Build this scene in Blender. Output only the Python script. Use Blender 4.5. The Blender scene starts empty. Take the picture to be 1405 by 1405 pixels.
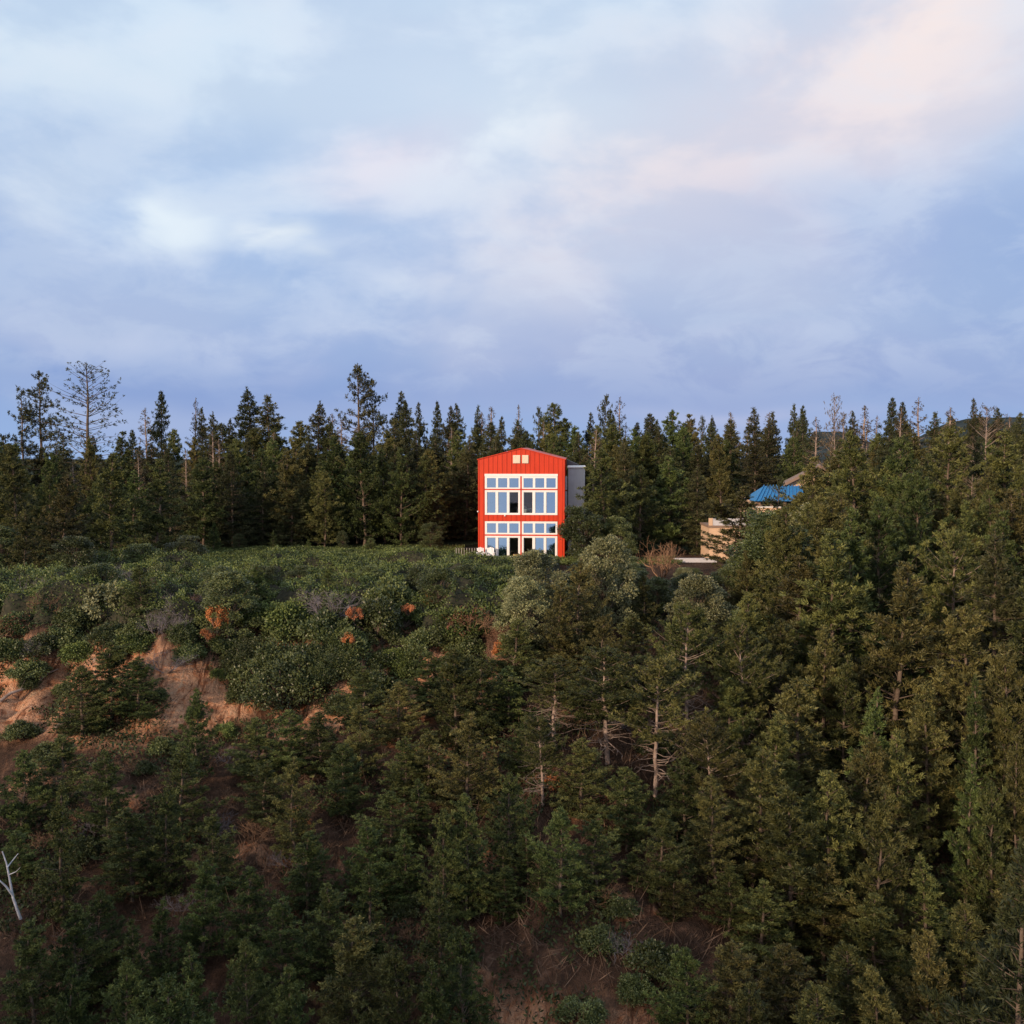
import bpy, math, random
import numpy as np
PI = math.pi
rnd = random.Random(7)
sc = bpy.context.scene
COL = sc.collection

# ------------------------------------------------------------------ camera geometry
CZ = 9.6
F = 1450.0
PITCH = math.atan(88.5 / F)
CP, SP = math.cos(PITCH), math.sin(PITCH)

def ray(px, row):
    u = (px - 702.5) / F; v = (row - 702.5) / F
    return u, CP - v * SP, -SP - v * CP

def at(px, row, Y):
    dx, dy, dz = ray(px, row); k = Y / dy
    return dx * k, Y, CZ + dz * k

# ------------------------------------------------------------------ noise
def _h(ix, iy, s):
    n = (ix.astype(np.int64) * 374761393 + iy.astype(np.int64) * 668265263 + s * 982451653) & 0xffffffff
    n = ((n ^ (n >> 13)) * 1274126177) & 0xffffffff
    return ((n ^ (n >> 16)) & 0xffff) / 65535.0

def vnoise(x, y, s=0):
    x = np.asarray(x, float); y = np.asarray(y, float)
    ix = np.floor(x); iy = np.floor(y); fx = x - ix; fy = y - iy
    fx = fx * fx * (3 - 2 * fx); fy = fy * fy * (3 - 2 * fy)
    a = _h(ix, iy, s); b = _h(ix + 1, iy, s); c = _h(ix, iy + 1, s); d = _h(ix + 1, iy + 1, s)
    return (a * (1 - fx) + b * fx) * (1 - fy) + (c * (1 - fx) + d * fx) * fy

def fbm(x, y, o=4, s=0):
    t = 0; a = .5
    for i in range(o):
        t = t + a * vnoise(x * 2 ** i, y * 2 ** i, s + i * 17); a *= .5
    return t

def smooth(a, b, x):
    t = np.clip((x - a) / (b - a), 0, 1); return t * t * (3 - 2 * t)

# ------------------------------------------------------------------ terrain
def edge_y(x):
    return 55.5 + 9.5 * smooth(2, 14, x) + 5 * smooth(-20, -34, x) + 2.6 * (vnoise(x * .22, 3.1, 5) - .5) + 1.2 * (vnoise(x * .9, 7, 6) - .5)

def ground(x, y):
    x = np.asarray(x, float); y = np.asarray(y, float)
    t = edge_y(x) - y
    scarp = smooth(4, -4, x)
    gul = np.abs(vnoise(x * .55 + .3 * vnoise(y * .3, x * .2, 3), y * .12, 9) - .5) * 2
    a = np.where(t < 0, 0, np.where(t < 4.2, 3.3 * smooth(-.6, 4.6, t) , 3.24 + (t - 4.2) * .33))
    b = np.where(t < 0, 0, t * .33)
    d = a * scarp + b * (1 - scarp)
    tt = np.clip(34 - y, 0, 40)
    d = d + tt * .22
    z = -d
    band = smooth(0, 1.2, t) * smooth(9, 4, t) * scarp
    z = z + band * (gul - .5) * 1.1
    z = z + (fbm(x * .35, y * .35, 4, 21) - .47) * 1.0 * smooth(-3, 3, t) * smooth(80, 20, t)
    z = z + (fbm(x * 1.7, y * 1.7, 3, 33) - .45) * .35 * smooth(-1, 1.5, t) * smooth(60, 20, t)
    z = z + smooth(100, 180, y) * 1.2 - smooth(190, 1500, y) * 30
    z = z + smooth(20, 60, x) * smooth(60, 120, y) * .6
    z = np.where(y < 10, np.minimum(z, -19 - (10 - y) * .7), z)
    z = np.maximum(z, -30)
    return z

def gz(x, y):
    return float(ground(np.array([x]), np.array([y]))[0])

def hit(px, row):
    dx, dy, dz = ray(px, row)
    Y = np.arange(26, 150, .1); k = Y / dy
    g = ground(dx * k, Y); zr = CZ + dz * k
    i = np.argmax(zr < g)
    return dx * k[i], Y[i], g[i]

# ------------------------------------------------------------------ node helpers
def lin(c):
    return tuple((v / 12.92 if v <= .04045 else ((v + .055) / 1.055) ** 2.4) for v in (c[0] / 255, c[1] / 255, c[2] / 255)) + (1,)

def new_mat(name):
    m = bpy.data.materials.new(name); m.use_nodes = True
    nt = m.node_tree; b = nt.nodes['Principled BSDF']
    return m, nt, b

def N(nt, t, **kw):
    n = nt.nodes.new(t)
    for k, v in kw.items():
        if k in ('op',): n.operation = v
        elif hasattr(n, k) and k not in n.inputs: setattr(n, k, v)
    return n

def M(nt, op, a, b=None, c=None):
    n = nt.nodes.new('ShaderNodeMath'); n.operation = op
    for i, v in enumerate((a, b, c)):
        if v is None: continue
        if isinstance(v, (int, float)): n.inputs[i].default_value = v
        else: nt.links.new(v, n.inputs[i])
    return n.outputs[0]

def mixc(nt, f, a, b, mode='MIX'):
    n = nt.nodes.new('ShaderNodeMix'); n.data_type = 'RGBA'; n.blend_type = mode; n.clamp_factor = True
    for i, v in ((0, f), (6, a), (7, b)):
        if isinstance(v, (int, float)): n.inputs[i].default_value = v
        elif isinstance(v, tuple): n.inputs[i].default_value = v if len(v) == 4 else v + (1,)
        else: nt.links.new(v, n.inputs[i])
    return n.outputs[2]

def noise(nt, vec, scale, detail=4, rough=.5, dist=0):
    n = nt.nodes.new('ShaderNodeTexNoise'); n.inputs['Scale'].default_value = scale
    n.inputs['Detail'].default_value = detail; n.inputs['Roughness'].default_value = rough
    n.inputs['Distortion'].default_value = dist
    if vec is not None: nt.links.new(vec, n.inputs['Vector'])
    return n.outputs['Fac']

def ramp(nt, f, stops):
    n = nt.nodes.new('ShaderNodeValToRGB'); cr = n.color_ramp
    while len(cr.elements) < len(stops): cr.elements.new(.5)
    for e, (p, c) in zip(cr.elements, stops):
        e.position = p; e.color = c if len(c) == 4 else c + (1,)
    nt.links.new(f, n.inputs[0]); return n.outputs[0]

def foliage_mat(name, dark, light, hue_var=.5, alt=None, rough=.55, spec=.25, tipw=1.0):
    m, nt, b = new_mat(name)
    at_ = N(nt, 'ShaderNodeAttribute'); at_.attribute_name = 'tone'
    oi = N(nt, 'ShaderNodeObjectInfo')
    base = mixc(nt, at_.outputs['Fac'], dark, light)
    if alt:
        base = mixc(nt, M(nt, 'MULTIPLY', oi.outputs['Random'], hue_var), base, mixc(nt, at_.outputs['Fac'], alt[0], alt[1]))
    r2 = M(nt, 'FRACT', M(nt, 'MULTIPLY', oi.outputs['Random'], 7.31))
    val = M(nt, 'MULTIPLY_ADD', r2, .75, .62)
    hs = N(nt, 'ShaderNodeHueSaturation'); nt.links.new(base, hs.inputs['Color']); nt.links.new(val, hs.inputs['Value'])
    nt.links.new(hs.outputs[0], b.inputs['Base Color'])
    b.inputs['Roughness'].default_value = rough; b.inputs['Specular IOR Level'].default_value = spec
    return m

def wood_mat(name, c1, c2, scale=3):
    m, nt, b = new_mat(name)
    tc = N(nt, 'ShaderNodeTexCoord')
    f = noise(nt, tc.outputs['Object'], scale, 5, .65)
    nt.links.new(ramp(nt, f, [(.35, c1), (.68, c2)]), b.inputs['Base Color'])
    b.inputs['Roughness'].default_value = .9; b.inputs['Specular IOR Level'].default_value = .15
    return m

def paint_mat(name, c, rough=.5, var=.15, metal=0, scale=2.5, spec=.5):
    m, nt, b = new_mat(name)
    tc = N(nt, 'ShaderNodeTexCoord')
    f = noise(nt, tc.outputs['Object'], scale, 5, .6)
    d = tuple(v * (1 - var) for v in c[:3]); l = tuple(min(1, v * (1 + var)) for v in c[:3])
    nt.links.new(ramp(nt, f, [(.3, d), (.7, l)]), b.inputs['Base Color'])
    b.inputs['Roughness'].default_value = rough; b.inputs['Metallic'].default_value = metal
    b.inputs['Specular IOR Level'].default_value = spec
    return m

MAT = {}
MAT['pine'] = foliage_mat('pine_needles', (.018, .030, .009), (.150, .165, .048),   .72, ((.028, .028, .011), (.190, .150, .055)))
MAT['pine_green'] = foliage_mat('green_needles', (.013, .028, .009), (.115, .160, .045), .65, ((.020, .030, .010), (.160, .155, .050)))
MAT['spruce'] = foliage_mat('spruce_needles', (.018, .028, .012), (.070, .085, .032), .6, ((.034, .032, .013), (.110, .095, .040)))
MAT['brown'] = foliage_mat('thin_brown_needles', (.05, .038, .020), (.14, .10, .055), .4, ((.05, .04, .02), (.12, .10, .05)))
MAT['leaf'] = foliage_mat('broad_leaves', (.024, .040, .015), (.120, .150, .050), .5, ((.034, .042, .015), (.145, .155, .055)), .45, .4)
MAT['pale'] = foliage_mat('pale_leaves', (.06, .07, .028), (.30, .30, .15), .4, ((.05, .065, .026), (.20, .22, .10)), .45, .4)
MAT['cover'] = foliage_mat('shrub_leaves', (.024, .042, .012), (.195, .250, .070), 0, None, .5, .3)
MAT['dry'] = foliage_mat('dry_orange_leaves', (.28, .08, .03), (.55, .22, .10), .4, ((.35, .13, .03), (.6, .28, .06)))
MAT['rust'] = foliage_mat('rusty_dead_leaves', (.07, .025, .015), (.20, .08, .045), .4, ((.06, .03, .02), (.18, .10, .06)))
MAT['bark'] = wood_mat('bark', (.07, .05, .038), (.20, .155, .12))
MAT['palewood'] = wood_mat('weathered_wood', (.18, .13, .105), (.42, .33, .28))
MAT['whitewood'] = wood_mat('bleached_wood', (.32, .33, .38), (.66, .68, .74))
MAT['twig'] = wood_mat('dry_twigs', (.12, .08, .065), (.30, .21, .165))
MAT['greytwig'] = wood_mat('grey_twigs', (.10, .09, .10), (.26, .23, .24))
MAT['browntwig'] = wood_mat('brown_twigs', (.16, .09, .055), (.34, .21, .13))

# ------------------------------------------------------------------ mesh building (numpy)
class MB:
    def __init__(s): s.V = []; s.Q = []; s.T = []; s.n = 0
    def quads(s, v, tone):              # v: (n,4,3)
        n = len(v)
        s.V.append(v.reshape(-1, 3)); s.Q.append(np.arange(n * 4).reshape(n, 4) + s.n)
        s.T.append(np.broadcast_to(np.asarray(tone, float), (n,)).copy()); s.n += n * 4
    def leaves(s, p, d, L, W, tone, rg, up=None):   # diamond leaf / needle bundle starting at p along d
        n = len(p)
        d = d / (np.linalg.norm(d, axis=1, keepdims=True) + 1e-9)
        r = rg.normal(size=(n, 3)) if up is None else up
        sd = np.cross(d, r); sd /= (np.linalg.norm(sd, axis=1, keepdims=True) + 1e-9)
        L = np.broadcast_to(L, (n,))[:, None]; W = np.broadcast_to(W, (n,))[:, None]
        m = p + d * L * .45
        s.quads(np.stack([p, m + sd * W * .5, p + d * L, m - sd * W * .5], 1), tone)
    def segs(s, p0, p1, r0, r1, sides=3, tone=.5):
        p0 = np.asarray(p0, float).reshape(-1, 3); p1 = np.asarray(p1, float).reshape(-1, 3); n = len(p0)
        if not n: return
        r0 = np.broadcast_to(r0, (n,)); r1 = np.broadcast_to(r1, (n,))
        d = p1 - p0; d /= (np.linalg.norm(d, axis=1, keepdims=True) + 1e-9)
        ref = np.where(np.abs(d[:, 2:3]) > .9, np.array([[1., 0, 0]]), np.array([[0, 0, 1.]]))
        a = np.cross(d, ref); a /= np.linalg.norm(a, axis=1, keepdims=True); b = np.cross(d, a)
        ring0 = []; ring1 = []
        for k in range(sides):
            c, q = math.cos(2 * PI * k / sides), math.sin(2 * PI * k / sides)
            o = a * c + b * q
            ring0.append(p0 + o * r0[:, None]); ring1.append(p1 + o * r1[:, None])
        v = np.stack(ring0 + ring1, 1)      # n, 2s, 3
        base = s.n + np.arange(n)[:, None] * 2 * sides
        s.V.append(v.reshape(-1, 3))
        for k in range(sides):
            k2 = (k + 1) % sides
            s.Q.append(base + np.array([[k, k2, sides + k2, sides + k]]))
            s.T.append(np.full(n, float(tone)))
        s.n += n * 2 * sides
    def tube(s, pts, rad, sides=6, tone=.5):
        pts = np.asarray(pts, float); n = len(pts)
        d = np.gradient(pts, axis=0); d /= np.linalg.norm(d, axis=1, keepdims=True)
        ref = np.array([1., 0, 0]) if abs(d[0, 2]) > .8 else np.array([0, 0, 1.])
        a = np.cross(d, ref); a /= np.linalg.norm(a, axis=1, keepdims=True); b = np.cross(d, a)
        ang = np.arange(sides) * 2 * PI / sides
        v = pts[:, None] + (a[:, None] * np.cos(ang)[None, :, None] + b[:, None] * np.sin(ang)[None, :, None]) * np.asarray(rad)[:, None, None]
        idx = np.arange(n * sides).reshape(n, sides) + s.n
        q = np.stack([idx[:-1], np.roll(idx[:-1], -1, 1), np.roll(idx[1:], -1, 1), idx[1:]], -1).reshape(-1, 4)
        s.V.append(v.reshape(-1, 3)); s.Q.append(q); s.T.append(np.full(len(q), float(tone))); s.n += n * sides
    def box(s, x0, x1, y0, y1, z0, z1):
        c = np.array([[x0, y0, z0], [x1, y0, z0], [x1, y1, z0], [x0, y1, z0], [x0, y0, z1], [x1, y0, z1], [x1, y1, z1], [x0, y1, z1]], float)
        q = np.array([[0, 3, 2, 1], [4, 5, 6, 7], [0, 1, 5, 4], [1, 2, 6, 5], [2, 3, 7, 6], [3, 0, 4, 7]]) + s.n
        s.V.append(c); s.Q.append(q); s.T.append(np.full(6, .5)); s.n += 8
    def hexa(s, pts):                 # eight corners, bottom ring then top ring
        q = np.array([[0, 3, 2, 1], [4, 5, 6, 7], [0, 1, 5, 4], [1, 2, 6, 5], [2, 3, 7, 6], [3, 0, 4, 7]]) + s.n
        s.V.append(np.array(pts, float)); s.Q.append(q); s.T.append(np.full(6, .5)); s.n += 8
    def mesh(s, name, mat, smooth_=False):
        me = bpy.data.meshes.new(name)
        V = np.concatenate(s.V); Q = np.concatenate(s.Q).astype(np.int32); T = np.concatenate(s.T)
        me.vertices.add(len(V)); me.vertices.foreach_set('co', V.astype(np.float32).ravel())
        me.loops.add(Q.size); me.loops.foreach_set('vertex_index', Q.ravel())
        me.polygons.add(len(Q)); me.polygons.foreach_set('loop_start', np.arange(0, Q.size, 4, dtype=np.int32))
        me.polygons.foreach_set('loop_total', np.full(len(Q), 4, np.int32))
        me.polygons.foreach_set('use_smooth', np.full(len(Q), smooth_, bool))
        a = me.attributes.new('tone', 'FLOAT', 'FACE'); a.data.foreach_set('value', T.astype(np.float32))
        me.materials.append(mat); me.update(calc_edges=True)
        return me
    def build(s, name, mat, parent=None, smooth_=False):
        o = bpy.data.objects.new(name, s.mesh(name, mat, smooth_)); COL.objects.link(o)
        if parent: o.parent = parent
        return o

def tag(o, label=None, cat=None, group=None, kind=None):
    if label: o['label'] = label
    if cat: o['category'] = cat
    if group: o['group'] = group
    if kind: o['kind'] = kind
    return o

def empty(name, loc=(0, 0, 0), rz=0):
    o = bpy.data.objects.new(name, None); COL.objects.link(o); o.empty_display_size = .3
    o.location = loc; o.rotation_euler = (0, 0, rz); return o

# ------------------------------------------------------------------ tree prototypes (mesh data only; height 10)
def unit(v): return v / (np.linalg.norm(v, axis=-1, keepdims=True) + 1e-9)

def tufts(mb, P, D, n, L, W, rg, tlo=0., thi=1., spread=.8, tb=None, ts=None):
    """bursts of n needle bundles at points P facing D"""
    k = len(P)
    if not k: return
    t = np.clip(rg.normal(.0, .16, k) + (tb if tb is not None else .4), 0, 1)
    PP = np.repeat(P, n, 0); DD = np.repeat(unit(D), n, 0)
    d = unit(DD + rg.normal(size=DD.shape) * spread)
    d[:, 2] += .18
    tt = np.clip(np.repeat(t, n) + rg.normal(0, .13, k * n), 0, 1) * (thi - tlo) + tlo
    PP = PP + rg.normal(size=PP.shape) * L * .16
    q = 1 if ts is None else np.repeat(ts, n)
    mb.leaves(PP, d, q * L * rg.uniform(.6, 1.2, k * n), W * rg.uniform(.7, 1.3, k * n), tt, rg)

def conifer(seed, kind):
    rg = np.random.default_rng(seed); H = 10.
    wood = MB(); cr = MB()
    P = dict(pine=dict(base=.06, R=2.35, ring=.52, per=7, pw=.80, up=.22, L=.23, W=.048, dens=7.4, n=14, ls=.9),
             tallpine=dict(base=.40, R=2.5, ring=.50, per=7, pw=.55, up=.25, L=.23, W=.048, dens=7.2, n=14, ls=.95),
             spruce=dict(base=.05, R=2.5, ring=.33, per=7, pw=1.0, up=.02, L=.21, W=.045, dens=7.0, n=11, ls=.75),
             slim=dict(base=.04, R=1.45, ring=.46, per=7, pw=.85, up=.35, L=.21, W=.046, dens=7.4, n=13, ls=.75),
             sparse=dict(base=.10, R=3.0, ring=.40, per=5, pw=.80, up=-.05, L=.18, W=.045, dens=10, n=8, ls=.85),
             thin=dict(base=.15, R=1.3, ring=.42, per=5, pw=.8, up=.15, L=.18, W=.04, dens=3.6, n=6, ls=.7),
             skeletal=dict(base=.12, R=3.3, ring=.40, per=5, pw=.62, up=.10, L=.17, W=.04, dens=3.6, n=6, ls=.85))[kind]
    # trunk
    k = 12; tz = np.linspace(0, H, k)
    bx = np.cumsum(rg.normal(0, .05, k)) * (1.4 if 'pine' in kind else .5); by = np.cumsum(rg.normal(0, .05, k)) * .8
    bx -= bx[0]; by -= by[0]
    r0 = {'tallpine': .12, 'pine': .11, 'skeletal': .10, 'sparse': .13}.get(kind, .11)
    pts = np.stack([bx, by, tz], 1); pts[0, 2] = -.6
    wood.tube(pts, r0 * (1 - tz / H) ** .8 + .012, 7)
    tx = lambda z: np.array([np.interp(z, tz, bx), np.interp(z, tz, by), z])
    z = P['base'] * H; TP = []; TD = []; TB = []; TS = []; sz = 1.; S0 = []; S1 = []; R0 = []; R1 = []
    lob = rg.uniform(0, 2 * PI, 3)
    if kind == 'tallpine':          # dead lower limbs
        for _ in range(34):
            zz = rg.uniform(.12, .48) * H; a = rg.uniform(0, 2 * PI); L = rg.uniform(.6, 2.3)
            p = tx(zz); d = np.array([math.cos(a), math.sin(a), rg.uniform(-.25, .45)])
            for j in range(4):
                q = p + d * L / 4
                S0.append(p); S1.append(q); R0.append(.045 * (1 - j / 4.6)); R1.append(.045 * (1 - (j + 1) / 4.6))
                if j > 0:
                    e = unit(d + rg.normal(0, .6, 3)); S0.append(q); S1.append(q + e * L * .22); R0.append(.015); R1.append(.005)
                p = q; d = unit(d + rg.normal(0, .38, 3))
    while z < H * .985:
        t = (z / H - P['base']) / (1 - P['base'])
        prof = (1 - t) ** P['pw']
        if kind in ('pine', 'tallpine'): prof *= min(1, .62 + 2.2 * t)
        elif kind in ('spruce', 'slim'): prof *= min(1, .7 + 2 * t)
        if kind == 'tallpine': prof = max(prof, .15)
        for i in range(P['per']):
            if kind in ('sparse', 'skeletal', 'thin') and rg.random() < .16: continue
            a = rg.uniform(0, 2 * PI)
            L = P['R'] * prof * (1 - P['ls'] / 2 + P['ls'] * rg.random()) * (1 + .16 * math.sin(2 * a + lob[0] + t * 5) + .12 * math.sin(3 * a + lob[1] - t * 9)) + .04
            if kind in ('pine', 'tallpine') and rg.random() < .08: L *= 1.3
            zz = z + rg.normal(0, .17) * P['ring']
            p = tx(min(max(zz, .1), H * .99)); slope = P['up'] + .9 * t ** 2 * (kind != 'spruce') + rg.normal(0, .13)
            if kind == 'spruce': slope = -.15 + .75 * t ** 1.5 + rg.normal(0, .1)
            sz = 1 - .5 * min(1, max(0, (t - .72) / .28)); bt = rg.normal(.36, .17); m = max(3, int(L / .28)); d = np.array([math.cos(a), math.sin(a), slope]); pp = p.copy()
            br = .012 + .016 * L / P['R']
            for j in range(m):
                q = pp + d / np.linalg.norm(d) * L / m
                S0.append(pp); S1.append(q); R0.append(br * (1 - j / (m + .5))); R1.append(br * (1 - (j + 1) / (m + .5)))
                f = (j + 1) / m
                inner = .24 if kind in ('pine', 'tallpine') else .22
                if f > inner:
                    w = L * (.30 if kind != 'thin' else .12) * (1.15 - f) + .05
                    nn = rg.poisson(P['dens'] * L / m * (1 + 1.2 * w))
                    if kind == 'sparse' : w *= .45; nn = rg.poisson(P['dens'] * L / m * .9) + 1
                    side = np.array([-d[1], d[0], 0]); side /= np.linalg.norm(side) + 1e-9
                    for _ in range(nn):
                        sgn = rg.uniform(-1, 1)
                        tp = q + side * sgn * w + np.array([0, 0, rg.uniform(-.05, .12)]) + rg.normal(0, .05, 3)
                        TP.append(tp); TB.append(bt + .28 * (f - .6)); TS.append(sz); TD.append(unit(d) * .8 + side * sgn * .7 + np.array([0, 0, .55 if 'pine' in kind else .25]))
                pp = q; d = d + np.array([0, 0, .16 if 'pine' in kind or kind == 'slim' else .07]) * (L / m) * 1.5 + rg.normal(0, .06, 3)
            TP.append(pp); TB.append(bt + .2); TS.append(sz); TD.append(d + np.array([0, 0, .5]))
        z += P['ring'] * rg.uniform(.75, 1.25) * (1 if t < .7 else .75)
    for j in range(6): TB.append(.5); TS.append(.45); TP.append(tx(H * (.965 + .007 * j))); TD.append(np.array([rg.normal(0, .3), rg.normal(0, .3), 1.]))
    wood.segs(S0, S1, R0, R1, 4)
    tufts(cr, np.array(TP), np.array(TD), P['n'], P['L'], P['W'], rg, tb=np.array(TB), ts=np.array(TS))
    return wood, cr

def leafy(seed, kind):
    """broadleaf tree or bush; nominal height 10 (tree) or dome radius 1 (bush)"""
    rg = np.random.default_rng(seed); wood = MB(); cr = MB()
    if kind == 'tree':
        k = 10; S0 = []; S1 = []; R0 = []; R1 = []
        tz = np.linspace(-.5, 6.5, 8); bx = np.cumsum(rg.normal(0, .12, 8)); pts = np.stack([bx, np.cumsum(rg.normal(0, .1, 8)), tz], 1)
        wood.tube(pts, np.linspace(.17, .04, 8), 7)
        C = []
        for i in range(64):
            t = rg.random() ** .8; a = rg.uniform(0, 2 * PI)
            zz = 1.0 + 8.4 * t
            R = 2.7 * math.sqrt(max(0, 1 - ((zz - 4.4) / 5.4) ** 2)) * rg.uniform(.45, 1.0)
            c = np.array([math.cos(a) * R, math.sin(a) * R, zz]); C.append((c, rg.uniform(.55, .95)))
            b = pts[min(7, max(1, int((zz * .55) + 1)))]
            mid = (b + c) / 2 + rg.normal(0, .15, 3)
            S0 += [b, mid]; S1 += [mid, c]; R0 += [.05, .03]; R1 += [.03, .012]
        C.append((np.array([bx[-1], 0, 9.2]), .7))
        wood.segs(S0, S1, R0, R1, 4)
        per, L, W = 300, .20, .11
    else:
        C = []
        big = kind == 'bigbush'
        for i in range(95 if big else 30):
            a = rg.uniform(0, 2 * PI); e = math.asin(rg.uniform(0, 1) ** .8)
            r = rg.uniform(.55, .82)
            C.append((np.array([math.cos(a) * math.cos(e) * r, math.sin(a) * math.cos(e) * r, math.sin(e) * r * .85 + .08]), rg.uniform(.11, .20) if big else rg.uniform(.18, .34)))
        S0 = [np.array([0, 0, -.15])] * len(C); S1 = [c[0] for c in C]
        wood.segs(S0, S1, [.03] * len(C), [.008] * len(C), 4)
        per, L, W = (520, .042, .024) if big else (230, .09, .05)
    for c, r in C:
        n = int(per * (r / .75 if kind == 'tree' else r / .26) ** 1.5)
        d = rg.normal(size=(n, 3)); d[:, 2] += .35; d = unit(d)
        p = c + d * r * rg.uniform(.35, 1.05, (n, 1)) * np.array([1, 1, .8])
        base = rg.normal(.45, .17)
        t = np.clip(base + rg.normal(0, .22, n), 0, 1)
        dd = unit(d + rg.normal(size=(n, 3)) * .7)
        cr.leaves(p, dd, L * rg.uniform(.7, 1.3, n), W * rg.uniform(.8, 1.2, n), t, rg)
    return wood, cr

def barebush(seed, levels=5, spread=.75, n0=9, up=.8, L0=.42):
    rg = np.random.default_rng(seed); mb = MB(); S0 = []; S1 = []; R0 = []; R1 = []
    def grow(p, d, L, r, lv):
        q = p + d * L
        S0.append(p); S1.append(q); R0.append(r); R1.append(r * .65)
        if lv == 0: return
        for _ in range(3 if lv > 2 else 2 + (rg.random() < .5)):
            e = unit(d + rg.normal(0, spread, 3) * .7 + np.array([0, 0, .12])); grow(q, e, L * rg.uniform(.62, .88), r * .62, lv - 1)
    for i in range(n0):
        a = rg.uniform(0, 2 * PI); d = unit(np.array([math.cos(a) * spread, math.sin(a) * spread, up]))
        grow(np.array([math.cos(a) * .05, math.sin(a) * .05, -.05]), d, L0 * rg.uniform(.6, 1), .018, levels - 1)
    mb.segs(S0, S1, R0, R1, 3)
    return mb, np.array(S1[-len(S1) // 2:])

PROTO = {}
def add_proto(key, wood, crown, wm, cm):
    PROTO.setdefault(key, []).append((wood.mesh('trunk', MAT[wm], True), crown.mesh('crown', MAT[cm]) if crown else None))

for s in range(5):
    w, c = conifer(10 + s, 'pine'); add_proto('pine', w, c, 'bark', 'pine')
    tm = PROTO['pine'][-1]
    g = tm[1].copy(); g.materials[0] = MAT['pine_green']; PROTO.setdefault('greenpine', []).append((tm[0], g))
for s in range(3):
    w, c = conifer(30 + s, 'tallpine'); add_proto('tallpine', w, c, 'palewood', 'pine')
for s in range(4):
    w, c = conifer(40 + s, 'spruce'); add_proto('spruce', w, c, 'bark', 'spruce')
for s in range(3):
    w, c = conifer(50 + s, 'slim'); add_proto('slim', w, c, 'bark', 'pine_green')
for s in range(3):
    w, c = conifer(60 + s, 'sparse'); add_proto('sparse', w, c, 'bark', 'spruce')
for s in range(3):
    w, c = conifer(70 + s, 'thin'); add_proto('thin', w, c, 'palewood', 'brown')
for s in range(2):
    w, c = conifer(80 + s, 'skeletal'); add_proto('skeletal', w, c, 'bark', 'spruce')
for s in range(2):
    w, c = conifer(84 + s, 'skeletal'); add_proto('paleskel', w, c, 'palewood', 'brown')
for s in range(3):
    w, c = leafy(90 + s, 'tree'); add_proto('leaftree', w, c, 'bark', 'leaf')
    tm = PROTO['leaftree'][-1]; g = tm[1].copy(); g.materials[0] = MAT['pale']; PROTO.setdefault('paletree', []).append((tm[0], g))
for s in range(5):
    w, c = leafy(110 + s, 'bush'); add_proto('bush', w, c, 'bark', 'leaf')
    tm = PROTO['bush'][-1]
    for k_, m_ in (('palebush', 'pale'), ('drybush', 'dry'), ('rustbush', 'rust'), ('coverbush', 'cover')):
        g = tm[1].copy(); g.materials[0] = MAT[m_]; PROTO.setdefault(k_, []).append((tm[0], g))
for s in range(2):
    w, c = leafy(120 + s, 'bigbush'); add_proto('bigbush', w, c, 'bark', 'leaf')
PROTO['drybush'] = []
for s in range(3):
    b, tips = barebush(150 + s, 5, .6, 7, 1.1, .36); rg = np.random.default_rng(s)
    tips = np.repeat(tips[rg.random(len(tips)) < .8], 7, 0); c = MB()
    c.leaves(tips + rg.normal(0, .05, tips.shape), unit(rg.normal(size=tips.shape)), rg.uniform(.06, .14, len(tips)), .055, rg.uniform(0, 1, len(tips)), rg)
    PROTO['drybush'].append((b.mesh('stems', MAT['twig']), c.mesh('foliage', MAT['dry'])))
PROTO['rustbush'] = []
for s in range(3):
    b, tips = barebush(160 + s, 5, .95, 16, .7, .34); rg = np.random.default_rng(s)
    tips = np.repeat(tips[rg.random(len(tips)) < .7], 4, 0); c = MB()
    c.leaves(tips + rg.normal(0, .05, tips.shape), unit(rg.normal(size=tips.shape)), rg.uniform(.04, .09, len(tips)), .035, rg.uniform(0, 1, len(tips)), rg)
    PROTO['rustbush'].append((b.mesh('stems', MAT['browntwig']), c.mesh('foliage', MAT['rust'])))
for s in range(3):
    b, _t = barebush(130 + s); PROTO.setdefault('bare', []).append((b.mesh('branches', MAT['browntwig']), None))
    g = PROTO['bare'][-1][0].copy(); g.materials[0] = MAT['greytwig']; PROTO.setdefault('greybare', []).append((g, None))

NAMES = {'pine': 'pine_tree', 'greenpine': 'dark_pine_tree', 'tallpine': 'pine_tree', 'spruce': 'spruce_tree', 'slim': 'fir_tree', 'sparse': 'spruce_tree',
         'thin': 'dying_spruce_tree', 'skeletal': 'bare_spruce_tree', 'paleskel': 'dead_tree', 'leaftree': 'broadleaf_tree', 'paletree': 'broadleaf_tree',
         'bush': 'bush', 'bigbush': 'bush', 'palebush': 'bush', 'drybush': 'dry_bush', 'rustbush': 'dead_bush', 'coverbush': 'bush', 'bare': 'bare_bush', 'greybare': 'bare_bush'}
LOOK = {'pine': 'bushy olive pine', 'greenpine': 'dark green bushy pine', 'tallpine': 'pine with bare trunk', 'spruce': 'dark pointed spruce',
        'slim': 'slender green conifer', 'sparse': 'open-branched dark spruce', 'thin': 'thin brownish dying conifer', 'skeletal': 'nearly bare wide spruce',
        'paleskel': 'dead tree with pale limbs', 'leaftree': 'leafy green tree', 'paletree': 'pale leafy tree', 'bush': 'rounded green bush', 'bigbush': 'large rounded green bush',
        'palebush': 'pale leafy bush', 'drybush': 'orange dry bush', 'rustbush': 'rusty dead bush', 'coverbush': 'clipped green bush',
        'bare': 'bare brown brush', 'greybare': 'bare grey brush'}
CAT = lambda n: 'bush' if 'bush' in n else 'tree'
PLANTS = []
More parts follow.
